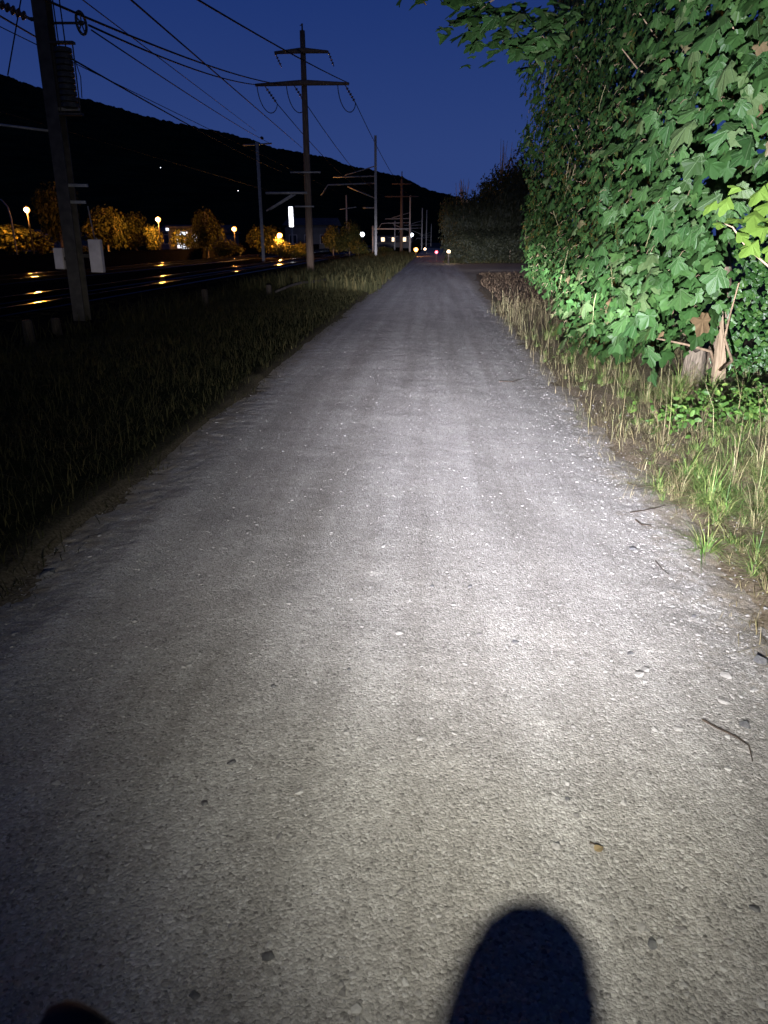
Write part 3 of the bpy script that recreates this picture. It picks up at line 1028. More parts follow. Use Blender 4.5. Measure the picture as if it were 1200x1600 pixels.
# low leafy plants at the foot of the bush
HERB_V, HERB_F = oval_leaf(0.30, 4, 0.25, 0.25)
hk = [((2.02, 5.75), 'at the foot of the maple nearest the path'), ((2.3, 6.0), 'just left of the grey stump'), ((2.62, 6.15), 'in front of the grey stump'), ((2.9, 6.1), 'in front of the splintered stake'), ((2.5, 5.6), 'in the grass before the grey stump'), ((2.78, 5.6), 'in the grass before the fallen log'), ((3.05, 5.9), 'in front of the fallen log')]
for (hx, hy), wh in hk:
    hz = float(ground_h(hx, hy))
    h = empty('low_plant', (hx, hy, hz))
    tag(h, 'small bright green leafy plant ' + wh, 'plant', 'low plants under the maple')
    k = 130
    HP = np.stack([rng.normal(0, 0.14, k), rng.normal(0, 0.14, k), 0.03 + 0.19 * rng.random(k)], -1)
    hn = np.array([0, -0.3, 0.8]) + rng.normal(0, 0.5, (k, 3))
    o = link('leaves', leaves_mesh('leaves', HERB_V, HERB_F, HP, frames(hn, rng.normal(0, 1, (k, 3))), rng.uniform(0.03, 0.062, k), M['herb']), h)
    tag(o, kind='stuff')
    mb = MB()
    for i in range(12):
        q = HP[i]
        mb.tube([(q[0] * 0.3, q[1] * 0.3, -0.02), tuple(q)], 0.002, 4, False)
    tag(mb.build('stems', M['herb'], h), kind='stuff')


# ------------------------------------------------------------------ grass
def blades(name, X, Y, L, W, lean, mat, hf=ground_h, label=None, dirs=None):
    n_ = len(X)
    Z = hf(X, Y) - 0.01
    a = rng.random(n_) * 6.283 if dirs is None else dirs
    dx, dy = np.cos(a), np.sin(a)
    px_, py_ = -dy, dx
    lv = np.array([0, 0.4, 0.75, 1.0])
    wv = np.array([1.0, 0.85, 0.5, 0.0])
    vs3 = []
    for l_, w_ in zip(lv, wv):
        off = lean * (l_ ** 2) * L
        hh = L * l_ * np.sqrt(np.clip(1 - 0.55 * (lean * l_) ** 2, 0.1, 1))
        cx, cy, cz = X + dx * off, Y + dy * off, Z + hh
        if w_ > 0:
            vs3.append(np.stack([cx - px_ * W * w_ / 2, cy - py_ * W * w_ / 2, cz], -1))
            vs3.append(np.stack([cx + px_ * W * w_ / 2, cy + py_ * W * w_ / 2, cz], -1))
        else:
            vs3.append(np.stack([cx, cy, cz], -1))
    V = np.stack(vs3, 1)
    base = (np.arange(n_) * 7)[:, None]
    Q = np.concatenate([base + np.array([[0, 1, 3, 2]]), base + np.array([[2, 3, 5, 4]])])
    T = base + np.array([[4, 5, 6]])
    me = mesh_arrays(name, V.reshape(-1, 3), [Q, T], mat)
    return tag(link(name, me), label, kind='stuff')


def scatter(n_, x0, x1, y0, y1, pw=1.0):
    return x0 + (x1 - x0) * rng.random(n_), y0 + (y1 - y0) * rng.random(n_) ** pw


# right verge: tufts of arching green blades, each fanning out from its own root
def tufts(nt_, x0, x1, y0, y1, per, pw=1.2):
    tx, ty = scatter(nt_, x0, x1, y0, y1, pw)
    _, re2 = path_edges(ty)
    kk_ = rng.random(nt_) < np.clip((tx - re2 - 0.02) * 2.4, 0, 1) * np.clip(0.75 + 1.5 * vnoise(tx, ty, 1.6, 61), 0.08, 1) * (1 - 0.62 * sstep(4.9, 5.6, ty)) * (1 - 0.8 * sstep(5.2, 5.8, ty) * sstep(2.0, 2.3, tx))
    tx, ty = tx[kk_], ty[kk_]
    sz = np.exp(rng.normal(0, 0.4, len(tx))) * np.clip(0.35 + 0.7 * (tx - 1.3), 0.3, 1.25)
    cnt = np.maximum(6, (per * sz * rng.uniform(0.5, 1.5, len(tx)))).astype(int)
    ii = np.repeat(np.arange(len(tx)), cnt)
    a_ = rng.random(len(ii)) * 6.283
    rad_ = np.abs(rng.normal(0, 0.022, len(ii))) * sz[ii]
    return tx[ii] + np.cos(a_) * rad_, ty[ii] + np.sin(a_) * rad_, a_ + rng.normal(0, 0.5, len(ii)), sz[ii]


x, y, ad, sz = tufts(2300, 1.25, 3.9, 2.2, 13, 52, 1.9)
blades('green_grass', x, y, (0.05 + 0.15 * rng.random(len(x))) * sz, rng.uniform(0.003, 0.006, len(x)), rng.uniform(0.4, 2.4, len(x)), M['green_blade'], label='green grass tufts on the right verge', dirs=ad)
x, y, ad, sz = tufts(700, 1.3, 3.6, 2.4, 10, 30, 1.6)
blades('straw_grass', x, y, (0.08 + 0.22 * rng.random(len(x))) * sz, rng.uniform(0.0025, 0.0045, len(x)), rng.uniform(0.3, 2.0, len(x)), M['dry_blade'], label='bleached straw tufts among the green grass on the right verge', dirs=ad)
# dry grass of the right verge
x, y = scatter(60000, 1.0, 3.6, 2.2, 19.0, 1.5)
_, re_ = path_edges(y)
k = rng.random(len(x)) < np.clip((x - re_ + 0.16) * 2.4, 0.0, 1) * np.clip(0.5 + 1.3 * vnoise(x, y, 2.3, 63) + 0.9 * vnoise(x, y, 7, 64), 0.04, 1) * (1 - 0.6 * sstep(5.5, 8, y))
x, y = x[k], y[k]
blades('dry_grass', x, y, (0.03 + 0.14 * rng.random(len(x)) ** 2.2), rng.uniform(0.0025, 0.005, len(x)) * (1 + 0.06 * np.clip(y - 4, 0, 14)), rng.uniform(0.3, 2.2, len(x)), M['dry_blade'], label='short dry straw grass on the right verge')
# tall dead stalks under the bush
x, y = scatter(560, 1.30, 2.3, 5.3, 17)
blades('dry_stalks', x, y, 0.12 + 0.5 * rng.random(len(x)) ** 1.6, rng.uniform(0.0025, 0.005, len(x)) * (1 + 0.05 * (y - 5)), rng.uniform(0.05, 0.95, len(x)), M['dry_blade'], label='tall dead grass stalks along the foot of the maple')
x, y = scatter(60, 1.7, 3.2, 3.6, 6.0)
blades('seed_stalks', x, y, rng.uniform(0.3, 0.6, len(x)), rng.uniform(0.003, 0.005, len(x)), rng.uniform(0.1, 0.7, len(x)), M['dry_blade'], label='bleached seed stalks standing above the green verge')
# brown patch where the side path joins
x, y = scatter(9000, 1.7, 8.0, 17, 39)
k = (y < 36.5 + 0.25 * (x - 1) + rng.normal(0, 0.3, len(x))) & (x > 1.5 + 0.6 * sstep(24, 34, y))
x, y = x[k], y[k]
blades('brown_grass', x, y, rng.uniform(0.05, 0.16, len(x)), rng.uniform(0.012, 0.025, len(x)), rng.uniform(0.2, 1.0, len(x)), M['brown_blade'], label='brown grass on the corner where the side path joins')
# left verge
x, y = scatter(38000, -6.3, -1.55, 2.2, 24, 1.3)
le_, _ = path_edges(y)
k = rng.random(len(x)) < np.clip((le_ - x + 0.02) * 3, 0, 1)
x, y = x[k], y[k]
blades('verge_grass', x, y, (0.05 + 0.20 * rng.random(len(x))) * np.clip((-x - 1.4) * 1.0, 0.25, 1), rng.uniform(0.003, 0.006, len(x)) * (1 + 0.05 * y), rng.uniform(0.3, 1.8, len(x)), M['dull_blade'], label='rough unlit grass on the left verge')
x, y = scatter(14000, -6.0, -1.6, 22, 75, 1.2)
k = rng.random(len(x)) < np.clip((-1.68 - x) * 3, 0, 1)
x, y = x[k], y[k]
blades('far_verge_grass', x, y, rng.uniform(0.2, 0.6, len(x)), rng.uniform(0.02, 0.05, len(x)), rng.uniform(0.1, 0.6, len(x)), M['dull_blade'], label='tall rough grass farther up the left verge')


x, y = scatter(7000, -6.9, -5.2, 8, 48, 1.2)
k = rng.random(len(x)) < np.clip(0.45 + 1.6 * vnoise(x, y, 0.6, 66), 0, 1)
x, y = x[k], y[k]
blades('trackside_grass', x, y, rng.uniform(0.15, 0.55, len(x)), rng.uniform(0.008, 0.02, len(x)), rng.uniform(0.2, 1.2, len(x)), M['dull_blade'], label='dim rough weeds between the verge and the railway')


# twigs and dead leaves lying about
def lying_twig(pxs_, r, label, mat='dark_twig'):
    pts = [gp(a, b, 0.02) for a, b in pxs_]
    for p in pts:
        p.z = float(max(path_h(p.x, p.y), ground_h(p.x, p.y))) + r * 1.5
    c = pts[0].copy()
    o_ = MB().tube([p - c for p in pts], [r * (1.0 - 0.5 * i / (len(pts) - 1)) for i in range(len(pts))], 6).build('twig', M[mat])
    o_.location = c
    return tag(o_, label, 'twig', 'twigs on the path edge')


lying_twig([(1097, 1125), (1120, 1138), (1150, 1152), (1170, 1166), (1176, 1190)], 0.0035, 'long curved dark twig lying on the gravel at lower right')
lying_twig([(922, 1313), (932, 1318), (944, 1325)], 0.0022, 'short dark twig on the gravel above the round shadow')
lying_twig([(1024, 875), (1035, 888), (1045, 897)], 0.003, 'thin dark twig pointing to the grass tuft by the path edge')
lying_twig([(985, 800), (1005, 797), (1022, 793), (1040, 787)], 0.004, 'dark twig lying across the gravel edge below the green grass')
lying_twig([(993, 812), (1003, 819), (1018, 820)], 0.005, 'thick short black twig on the gravel edge')
lying_twig([(980, 750), (1000, 757), (1020, 755), (1042, 746)], 0.004, 'dark twig half in the dry grass of the verge')
lying_twig([(780, 596), (800, 597), (818, 592)], 0.006, 'small dark twig far up the right path edge')
for (a, b, sz, lb) in [(930, 1322, 0.035, 'flat tan dead leaf beside a short twig on the gravel'), (1060, 720, 0.05, 'tan dead leaf in the dry grass of the verge'), (1000, 612, 0.07, 'yellowed leaf on the grass under the maple'), (1085, 690, 0.05, 'curled pale dead leaf among the green blades')]:
    p = gp(a, b, 0.04)
    h_ = float(max(path_h(p.x, p.y) if p.x < 1.3 else -1, ground_h(p.x, p.y)))
    o_ = link('dead_leaf', leaves_mesh('dead_leaf', OVAL_V, OVAL_F, np.zeros((1, 3)), frames(np.array([[0.1, -0.15, 1.0]]), np.array([[random.gauss(0, 1), random.gauss(0, 1), 0]])), np.array([sz]), M['dead_leaf']))
    o_.location = (p.x, p.y, h_ + 0.014)
    tag(o_, lb, 'leaf', 'dead leaves on the ground')
#MARK2

# ------------------------------------------------------------------ the bicycle that carries the headlamp (just below the view)
bike_z = float(path_h(0.0, 0.28)) + 0.0
bike = empty('fat_tyre_bicycle', (LAMP_POS.x, LAMP_POS.y, bike_z), -LAMP_HEADING)
tag(bike, 'black fat-tyred bicycle under the viewpoint whose front wheel casts the round shadow', 'bicycle')
WR = 0.36


def wheel(cy):
    w = empty('wheel', (0, cy, WR))
    w.parent = bike
    MB().torus(WR - 0.054, 0.054, 48, 14, 'x').build('tyre', M['rubber'], w, True)
    MB().torus(WR - 0.105, 0.014, 48, 8, 'x', sq=2.2).build('rim', M['black_paint'], w, True)
    MB().lathe([(0.012, -0.07), (0.03, -0.055), (0.022, 0), (0.03, 0.055), (0.012, 0.07)], 14, 'x').build('hub', M['black_paint'], w, True)
    mb_ = MB()
    for k_ in range(20):
        a_ = 2 * math.pi * k_ / 20
        mb_.tube([(0.03 * (-1) ** k_, 0.025 * math.cos(a_), 0.025 * math.sin(a_)), (0, (WR - 0.11) * math.cos(a_), (WR - 0.11) * math.sin(a_))], 0.0012, 4, False)
    mb_.build('spokes', M['galv'], w)


AX = 0.22
wheel(AX)
wheel(-0.90)
HB = Vector((0, -0.06, 1.05))
mb = MB()
for s in (-1, 1):
    mb.tube([(0.075 * s, AX, WR), (0.075 * s, AX - 0.05, 0.50), (0.07 * s, 0.045, 0.78)], [0.014, 0.017, 0.018], 10)
mb.tube([(-0.08, 0.045, 0.78), (0.08, 0.045, 0.78)], 0.02, 10)
mb.build('fork', M['black_paint'], bike, True)
MB().tube([(0, 0.045, 0.78), (0, -0.02, 0.95), (0, -0.05, 1.03), HB], [0.022, 0.022, 0.018, 0.018], 12).build('stem', M['black_paint'], bike, True)
MB().tube([(-0.36, -0.12, 1.06), (-0.2, -0.07, 1.055), (0, -0.06, 1.05), (0.2, -0.07, 1.055), (0.36, -0.12, 1.06)], 0.0135, 12).build('handlebar', M['black_paint'], bike, True)
for s in (-1, 1):
    MB().tube([(0.25 * s, -0.083, 1.056), (0.37 * s, -0.124, 1.061)], 0.018, 12).build('grip', M['rubber'], bike, True)
    MB().tube([(0.22 * s, -0.06, 1.045), (0.24 * s, -0.02, 1.03), (0.33 * s, -0.035, 1.02)], [0.01, 0.008, 0.006], 8).build('brake_lever', M['black_paint'], bike, True)
mb = MB()
mb.tube([(0, -0.01, 0.90), (0, -0.56, 0.72)], 0.02, 10)
mb.tube([(0, 0.0, 0.86), (0, -0.44, 0.32)], 0.024, 10)
mb.tube([(0, -0.44, 0.32), (0, -0.60, 0.86)], 0.018, 10)
for s in (-1, 1):
    mb.tube([(0.06 * s, -0.90, WR), (0.03 * s, -0.44, 0.32)], 0.011, 8)
    mb.tube([(0.06 * s, -0.90, WR), (0.02 * s, -0.57, 0.74)], 0.010, 8)
mb.build('frame', M['black_paint'], bike, True)
mb = MB()
mb.add([Vector(v) for v in [(-0.08, -0.76, 0.93), (0.08, -0.76, 0.93), (0.05, -0.62, 0.925), (0.02, -0.48, 0.92), (-0.02, -0.48, 0.92), (-0.05, -0.62, 0.925), (-0.06, -0.74, 0.87), (0.06, -0.74, 0.87), (0.015, -0.5, 0.88), (-0.015, -0.5, 0.88)]], [(0, 1, 2, 5), (5, 2, 3, 4), (0, 6, 7, 1), (1, 7, 8, 3, 2), (3, 8, 9, 4), (4, 9, 6, 0, 5), (6, 9, 8, 7)])
mb.build('saddle', M['rubber'], bike)
MB().tube([(0.02, -0.50, 0.30), (0.14, -0.52, 0.02)], 0.009, 8).build('kickstand', M['black_paint'], bike, True)
for s in (-1, 1):
    MB().tube([(0.05 * s, -0.44, 0.32), (0.08 * s, -0.44 - 0.12 * s, 0.32 - 0.11 * s)], 0.011, 8).box((0.13 * s, -0.44 - 0.12 * s, 0.32 - 0.11 * s), (0.09, 0.08, 0.02)).build('crank', M['black_paint'], bike)
# rear-view mirror on a stalk: its rounded back just enters the view at the lower left
inv = Matrix.Translation(bike.location) @ Matrix.Rotation(-LAMP_HEADING, 4, 'Z')
inv = inv.inverted()
mc = inv @ dp(128, 1640, 0.255)
mir = MB().lathe([(0.004, -0.014), (0.020, -0.012), (0.028, -0.004), (0.030, 0.004), (0.027, 0.008)], 24, 'y', mc).build('mirror', M['rubber'], bike, True)
MB().tube([(-0.20, -0.07, 1.055), (-0.22, 0.02, 1.08), mc + Vector((-0.02, -0.01, -0.03)), mc], 0.004, 8).build('mirror_stalk', M['black_paint'], bike, True)

lamp_e = empty('bicycle_lamp', LAMP_POS, -LAMP_HEADING)
tag(lamp_e, 'small black bicycle headlamp clamped to the handlebar, lighting the path', 'lamp')
MB().lathe([(0.014, -0.05), (0.018, -0.045), (0.019, -0.005), (0.023, 0.0)], 20, 'y').build('lamp_body', M['black_paint'], lamp_e, True)
MB().lathe([(0.020, 0.0), (0.020, 0.004), (0.012, 0.007)], 20, 'y').build('lamp_lens', M['lens'], lamp_e, True)
MB().box((0, -0.055, 0.02), (0.025, 0.03, 0.045)).build('clamp', M['black_paint'], lamp_e)
sd = bpy.data.lights.new('headlamp_beam', 'SPOT')
so = bpy.data.objects.new('headlamp_beam', sd)
col.objects.link(so)
so.location = LAMP_POS + Vector((math.sin(LAMP_HEADING), math.cos(LAMP_HEADING), 0)) * 0.012
so.rotation_euler = (math.pi / 2 + BEAM_TILT, 0, -BEAM_HEADING)
sd.energy = LAMP_POWER
sd.spot_size = R(170)
sd.spot_blend = 0.2
sd.shadow_soft_size = 0.014
sd.use_nodes = True
nt = sd.node_tree
L = nt.links.new
em = nt.nodes['Emission']
tc = nt.nodes.new('ShaderNodeTexCoord')
sx = nt.nodes.new('ShaderNodeSeparateXYZ')
L(tc.outputs['Normal'], sx.inputs[0])


def mth(op, a, b=None, c=None):
    n_ = nt.nodes.new('ShaderNodeMath')
    n_.operation = op
    for i_, v_ in enumerate((a, b, c)):
        if v_ is None:
            continue
        if isinstance(v_, (int, float)):
            n_.inputs[i_].default_value = v_
        else:
            L(v_, n_.inputs[i_])
    return n_.outputs[0]


nz = mth('MULTIPLY', sx.outputs[2], -1.0)
ax_ = mth('ARCTAN2', sx.outputs[0], nz)
ay_ = mth('ARCTAN2', sx.outputs[1], nz)


def lobe(A, sxd, syu, syd, ox=0.0, oy=0.0):
    h_ = mth('POWER', mth('MULTIPLY', mth('ADD', ax_, -R(ox)), 1 / R(sxd)), 2.0)
    up_ = mth('MULTIPLY', mth('MAXIMUM', mth('ADD', ay_, -R(oy)), 0.0), 1 / R(syu))
    dn_ = mth('MULTIPLY', mth('MINIMUM', mth('ADD', ay_, -R(oy)), 0.0), 1 / R(syd))
    v_ = mth('ADD', mth('MULTIPLY', up_, up_), mth('MULTIPLY', dn_, dn_))
    e_ = mth('EXPONENT', mth('MULTIPLY', mth('ADD', h_, v_), -1.0))
    return mth('MULTIPLY', e_, A)


core = mth('ADD', mth('ADD', lobe(0.78, 20, 16, 14), lobe(0.42, 18, 13, 8, 11, 14)), mth('ADD', lobe(21.0, 7.5, 2.2, 1.9, -10, 1.2), lobe(1.25, 9, 4.5, 6.0, -10, -3.0)))
core = mth('ADD', mth('ADD', core, lobe(0.44, 12, 8, 6.0, 15, -5.5)), lobe(0.042, 21, 9, 7, -4, -18.0))
spill = mth('ADD', lobe(0.12, 36, 23, 28), lobe(0.15, 58, 6, 6, -1, 1.0))
tot = mth('ADD', core, spill)
L(tot, em.inputs['Strength'])
mixc = nt.nodes.new('ShaderNodeMixRGB')
mixc.inputs[1].default_value = (1.0, 0.99, 0.86, 1)
mixc.inputs[2].default_value = (0.885, 0.88, 1.04, 1)
L(mth('DIVIDE', core, tot), mixc.inputs[0])
L(mixc.outputs[0], em.inputs['Color'])
so.parent = lamp_e
so.matrix_parent_inverse = (Matrix.Translation(lamp_e.location) @ Matrix.Rotation(-LAMP_HEADING, 4, 'Z')).inverted()

# ------------------------------------------------------------------ railway
tag(link('ballast_bed', grid_mesh('ballast_bed', np.arange(-18, -6.2, 0.3), np.concatenate([np.arange(-10, 60, 0.4), np.arange(60, 300, 4)]), lambda X, Y: 0.03 + 0.12 * sstep(6.4, 7.4, -X) + 0.05 * vnoise(X, Y, 2.5, 71) - 0.3 * (1 - sstep(6.2, 7.0, -X)), M['ballast'])), kind='structure')
rail_prof = [(-0.07, 0), (0.07, 0), (0.07, 0.015), (0.012, 0.03), (0.012, 0.11), (0.035, 0.12), (0.035, 0.155), (-0.035, 0.155), (-0.035, 0.12), (-0.012, 0.11), (-0.012, 0.03), (-0.07, 0.015)]


def rail_mesh(y0, y1):
    mb_ = MB()
    k_ = len(rail_prof)
    v_ = [(x_, y0, z_) for x_, z_ in rail_prof] + [(x_, y1, z_) for x_, z_ in rail_prof]
    mb_.add(v_, [(i, i + k_, (i + 1) % k_ + k_, (i + 1) % k_) for i in range(k_)] + [tuple(range(k_)), tuple(reversed(range(k_, 2 * k_)))])
    return mb_.mesh('rail', M['steel_rail'])


RM = rail_mesh(-12, 260)
SM = MB().box((0, 0, 0), (2.5, 0.26, 0.16)).mesh('sleeper', M['ballast'])
for (cx, lb) in [(-8.6, 'railway track nearest the path with shining rails'), (-14.2, 'far railway track beyond the masts')]:
    tr = empty('railway_track', (cx, 0, 0.14))
    tag(tr, lb, 'railway track', 'railway tracks left of the path')
    for s in (-1, 1):
        link('rail', RM, tr, (0.7525 * s, 0, 0.05))
    for k in range(80):
        link('sleeper', SM, tr, (0, 9 + 0.6 * k, -0.03))


wl_ = MB()
wl_.box((0, 0, 0.35), (0.3, 190, 0.9))
lw_ = empty('added_low_wall', (-18.6, 105, 0))  # wall added to keep lamp light off the ballast and hide lit ground
wl_.build('wall_body', M['ballast'], lw_)
MB().box((0, 0, 0.84), (0.42, 190, 0.08)).build('coping', M['ballast'], lw_)
tag(lw_, 'long low dark wall added along the far side of the railway to block lamp light', 'wall')


# ------------------------------------------------------------------ masts and poles
def hbeam(mb_, w, d, z0, z1, t=0.02):
    mb_.box((0, -d / 2, (z0 + z1) / 2), (w, t, z1 - z0))
    mb_.box((0, d / 2, (z0 + z1) / 2), (w, t, z1 - z0))
    mb_.box((0, 0, (z0 + z1) / 2), (t, d - t, z1 - z0 - 0.004))
    return mb_


def insulator_mesh(mb_, a, b, r=0.05, k_=5):
    a, b = Vector(a), Vector(b)
    mb_.tube([a, b], r * 0.35, 6)
    d_ = (b - a)
    for i in range(k_):
        p = a + d_ * (0.2 + 0.6 * i / (k_ - 1))
        u = d_.normalized() * r * 0.35
        mb_.tube([p - u, p, p + u], [r * 0.6, r, r * 0.6], 10)
    return mb_


# near steel mast with tension weights
B = gp(130, 509)
mast = empty('catenary_mast', (B.x, B.y, -0.1))
tag(mast, 'tall dark steel mast near the left edge with pulley and tension weights', 'mast')
MX = mast.location
mast.rotation_euler = (0, R(1.1), 0)          # the mast leans a little
MROT = Matrix.Rotation(R(1.1), 3, 'Y')
MROT_I = MROT.inverted()


def ml(px, py, dy=0.0):
    return MROT_I @ (dp(px, py, B.y + dy) - Vector(MX))


hbeam(MB(), 0.22, 0.24, 0.0, 8.6).build('mast_post', M['dark_steel'], mast)
MB().box((0, 0, 0.05), (0.6, 0.6, 0.3)).build('footing', M['ballast'], mast)
wp = ml(104, 122, -0.1)
for k in range(10):
    MB().lathe([(0.10, 0), (0.135, 0.012), (0.135, 0.075), (0.10, 0.085)], 16, 'z', (wp.x, wp.y, wp.z - 0.44 + 0.088 * k)).build('weight', M['cast_iron'], mast)
mb = MB()
for s in (-1, 1):
    mb.tube([(wp.x + 0.17 * s, wp.y, wp.z - 0.55), (wp.x + 0.17 * s, wp.y, wp.z + 0.5)], 0.012, 6)
mb.box((wp.x, wp.y, wp.z - 0.53), (0.40, 0.10, 0.04)).box((wp.x, wp.y, wp.z + 0.5), (0.40, 0.10, 0.04))
mb.build('weight_cage', M['dark_steel'], mast)
mb = MB()
for s in (-0.06, 0.05):
    mb.tube([(wp.x + s, wp.y, wp.z + 0.4), (wp.x + s - 0.03, wp.y, wp.z + 2.2)], 0.011, 6)
mb.build('weight_cable', M['wire'], mast, True)
pc = ml(127, 36)
pw = empty('pulley_wheel', pc)
pw.parent = mast
pw.rotation_euler = (0, 0, R(-4))
MB().torus(0.155, 0.022, 28, 8, 'x').build('rim', M['cast_iron'], pw, True)
mb = MB().lathe([(0.03, -0.04), (0.035, 0), (0.03, 0.04)], 10, 'x')
for k in range(5):
    a = 2 * math.pi * k / 5 + 0.3
    mb.tube([(0, 0, 0), (0, 0.15 * math.cos(a), 0.15 * math.sin(a))], 0.012, 6, False)
mb.build('spokes', M['cast_iron'], pw)
a0 = ml(90, 36)
MB().tube([(0.12, 0, a0.z), (a0.x, 0, a0.z), pc], 0.02, 8).build('pulley_arm', M['dark_steel'], mast, True)
# cantilever to the left over the track
i0, i1 = ml(48, 30), ml(-8, 2)
insulator_mesh(MB(), i0, i1, 0.075, 5).build('insulator', M['insul'], mast, True)
MB().tube([(-0.1, 0, i0.z), i0], 0.03, 8).tube([i1, i1 + (i1 - i0) * 2.0], 0.03, 8).build('top_arm', M['dark_steel'], mast, True)
i2 = ml(-40, 190)
MB().tube([(-0.1, 0, ml(75, 205).z), i2, i2 + Vector((-1.2, 0, 0.1))], 0.022, 8).build('steady_arm', M['galv'], mast, True)
MB().tube([ml(34, -8), ml(12, 118)], 0.012, 6).build('drop_cable', M['wire'], mast, True)
for (a, b) in [(115, 171), (128, 290), (125, 316)]:
    q = ml(a, b)
    MB().box((q.x * 0.5 + 0.07, q.y - 0.02, q.z), (max(0.1, q.x + 0.08), 0.05, 0.05)).build('bracket', M['galv'], mast)
MB().tube([ml(118, 96, -0.1), ml(126, 120), ml(128, 153)], 0.008, 6).build('earth_wire', M['wire'], mast, True)
# white boxes on the mast
for (a, b, w_, h_) in [(94, 404, 0.17, 0.36), (151, 400, 0.22, 0.56)]:
    q = ml(a, b)
    bx_ = MB().box((q.x, q.y, q.z), (w_, 0.10, h_)).build('switch_box', M['white_plate'], mast)
    MB().box((q.x, q.y - 0.054, q.z), (w_ * 0.86, 0.012, h_ * 0.90)).build('box_door', M['white_plate'], bx_)
    sgn = 1 if q.x > 0 else -1
    MB().box(((q.x - sgn * w_ / 2) * 0.5 + sgn * 0.07, q.y, q.z), (abs(q.x) - w_ / 2 - 0.14 + 0.02, 0.05, 0.06)).build('bracket', M['dark_steel'], mast)
q0, q1 = ml(137, 322), ml(150, 384)
MB().tube([q0, q1, ml(151, 372)], 0.012, 6).build('switch_rod', M['galv'], mast, True)
MB().box(ml(152, 388), (0.10, 0.10, 0.05), Matrix.Rotation(R(-40), 3, 'Y')).build('rod_crank', M['cast_iron'], mast)

# tall wooden line pole
PD = 30.0
pb = gp(486, 443)
pole_top = dp(472, 47, PD)
PXc = dp(479, 240, PD).x
tp = empty('line_pole', (PXc, PD, -0.1))
tag(tp, 'tallest brown pole with two crossarms and hanging wire loops above the railway', 'pole')


def tl(px, py):
    return dp(px, py, PD) - tp.location


zt = tl(472, 48).z
MB().tube([(0, 0, 0), (0, 0, zt * 0.5), (0, 0, zt)], [0.15, 0.125, 0.095], 14).build('pole_shaft', M['pole_wood'], tp, True)
MB().tube([(0, 0, zt), (0, 0, zt + 0.22)], 0.03, 8).tube([(-0.08, 0, zt + 0.16), (0.03, 0, zt + 0.2)], 0.015, 6).build('tip_fitting', M['dark_steel'], tp)
arm_z = {}
for (za, xl, xr, nm) in [(82, 430, 513, 'upper'), (132, 400, 546, 'lower')]:
    z_a = tl(474, za).z
    x_l, x_r = tl(xl, za).x, tl(xr, za).x
    arm_z[nm] = (z_a, x_l, x_r)
    mb = MB()
    mb.tube([(x_l, -0.12, z_a - 0.02), (0, -0.16, z_a + 0.03), (x_r, -0.12, z_a - 0.02)], [0.05, 0.10, 0.05], 8)
    mb.build('crossarm', M['pole_wood'], tp, True)
z_a, x_l, x_r = arm_z['upper']
for x_ in (x_l, x_r):
    insulator_mesh(MB(), (x_, -0.12, z_a + 0.02), (x_ + 0.16, 0.25, z_a - 0.40), 0.05, 4).build('insulator', M['insul'], tp, True)
z_a, x_l, x_r = arm_z['lower']
hang = []
for x_ in (x_l + 0.35, x_l + 1.45, x_r - 0.15):
    e1 = Vector((x_ + 0.32, 0.55, z_a - 0.55))
    hang.append(e1)
    insulator_mesh(MB(), (x_, -0.1, z_a - 0.05), e1, 0.055, 5).build('insulator', M['insul'], tp, True)
    lp = []
    for k in range(13):
        a = math.pi * k / 12
        lp.append((x_ - 0.25 - 0.28 * math.cos(a) + 0.28, -0.3 + 0.85 * k / 12, z_a - 0.1 - 0.5 * k / 12 * 0.9 - 0.55 * math.sin(a)))
    MB().tube(lp, 0.016, 6).build('jumper_loop', M['wire'], tp, True)
# lower brackets on the same pole that carry the overhead line of the near track
for (py_, l_, r_) in [(270, 455, 502), (323, 462, 492)]:
    z_a = tl(481, py_).z
    MB().tube([(tl(l_, py_).x, -0.2, z_a), (tl(r_, py_).x, -0.2, z_a)], 0.03, 8).build('side_bracket', M['galv'], tp, True)
mb = MB()
z_a = tl(474, 302).z
mb.tube([(0, -0.2, z_a), (tl(417, 302).x, -0.2, z_a)], 0.045, 8)
mb.tube([(tl(458, 302).x, -0.2, z_a - 0.05), (tl(418, 330).x, -0.2, tl(418, 330).z)], 0.03, 8)
mb.tube([(tl(463, 304).x, -0.2, z_a - 0.05), (tl(424, 328).x, -0.2, tl(424, 328).z)], 0.03, 8)
mb.build('cantilever', M['galv'], tp, True)


def make_mast(h, arm, name='catenary_mast'):
    """slim mast with cantilevers towards -x"""
    m_ = empty(name)
    hbeam(MB(), 0.16, 0.18, 0, h, 0.025).build('mast_post', M['galv'], m_)
    mb_ = MB()
    if arm:
        mb_.tube([(0, 0, h - 1.9), (-2.2, 0, h - 2.5)], 0.035, 8)
        mb_.tube([(0, 0, h - 2.55), (-3.0, 0, h - 2.6)], 0.045, 8)
        mb_.tube([(0, 0, h - 3.0), (-3.4, 0, h - 3.1), (-3.9, 0, h - 3.8)], 0.05, 8)
        mb_.tube([(0, 0, h - 4.0), (-2.0, 0, h - 3.2)], 0.035, 8)
        mb_.build('cantilever', M['galv'], m_, True)
        MB().tube([(0, 0, h - 4.6), (-0.9, 0, h - 4.6)], 0.04, 8).tube([(-1.4, 0, h - 4.55), (-2.6, 0, h - 4.7)], 0.03, 8).build('steady_arm', M['galv'], m_, True)
        insulator_mesh(MB(), (-0.2, 0, h - 3.005), (-0.7, 0, h - 3.02), 0.09, 5).build('insulator', M['insul'], m_, True)
    return m_


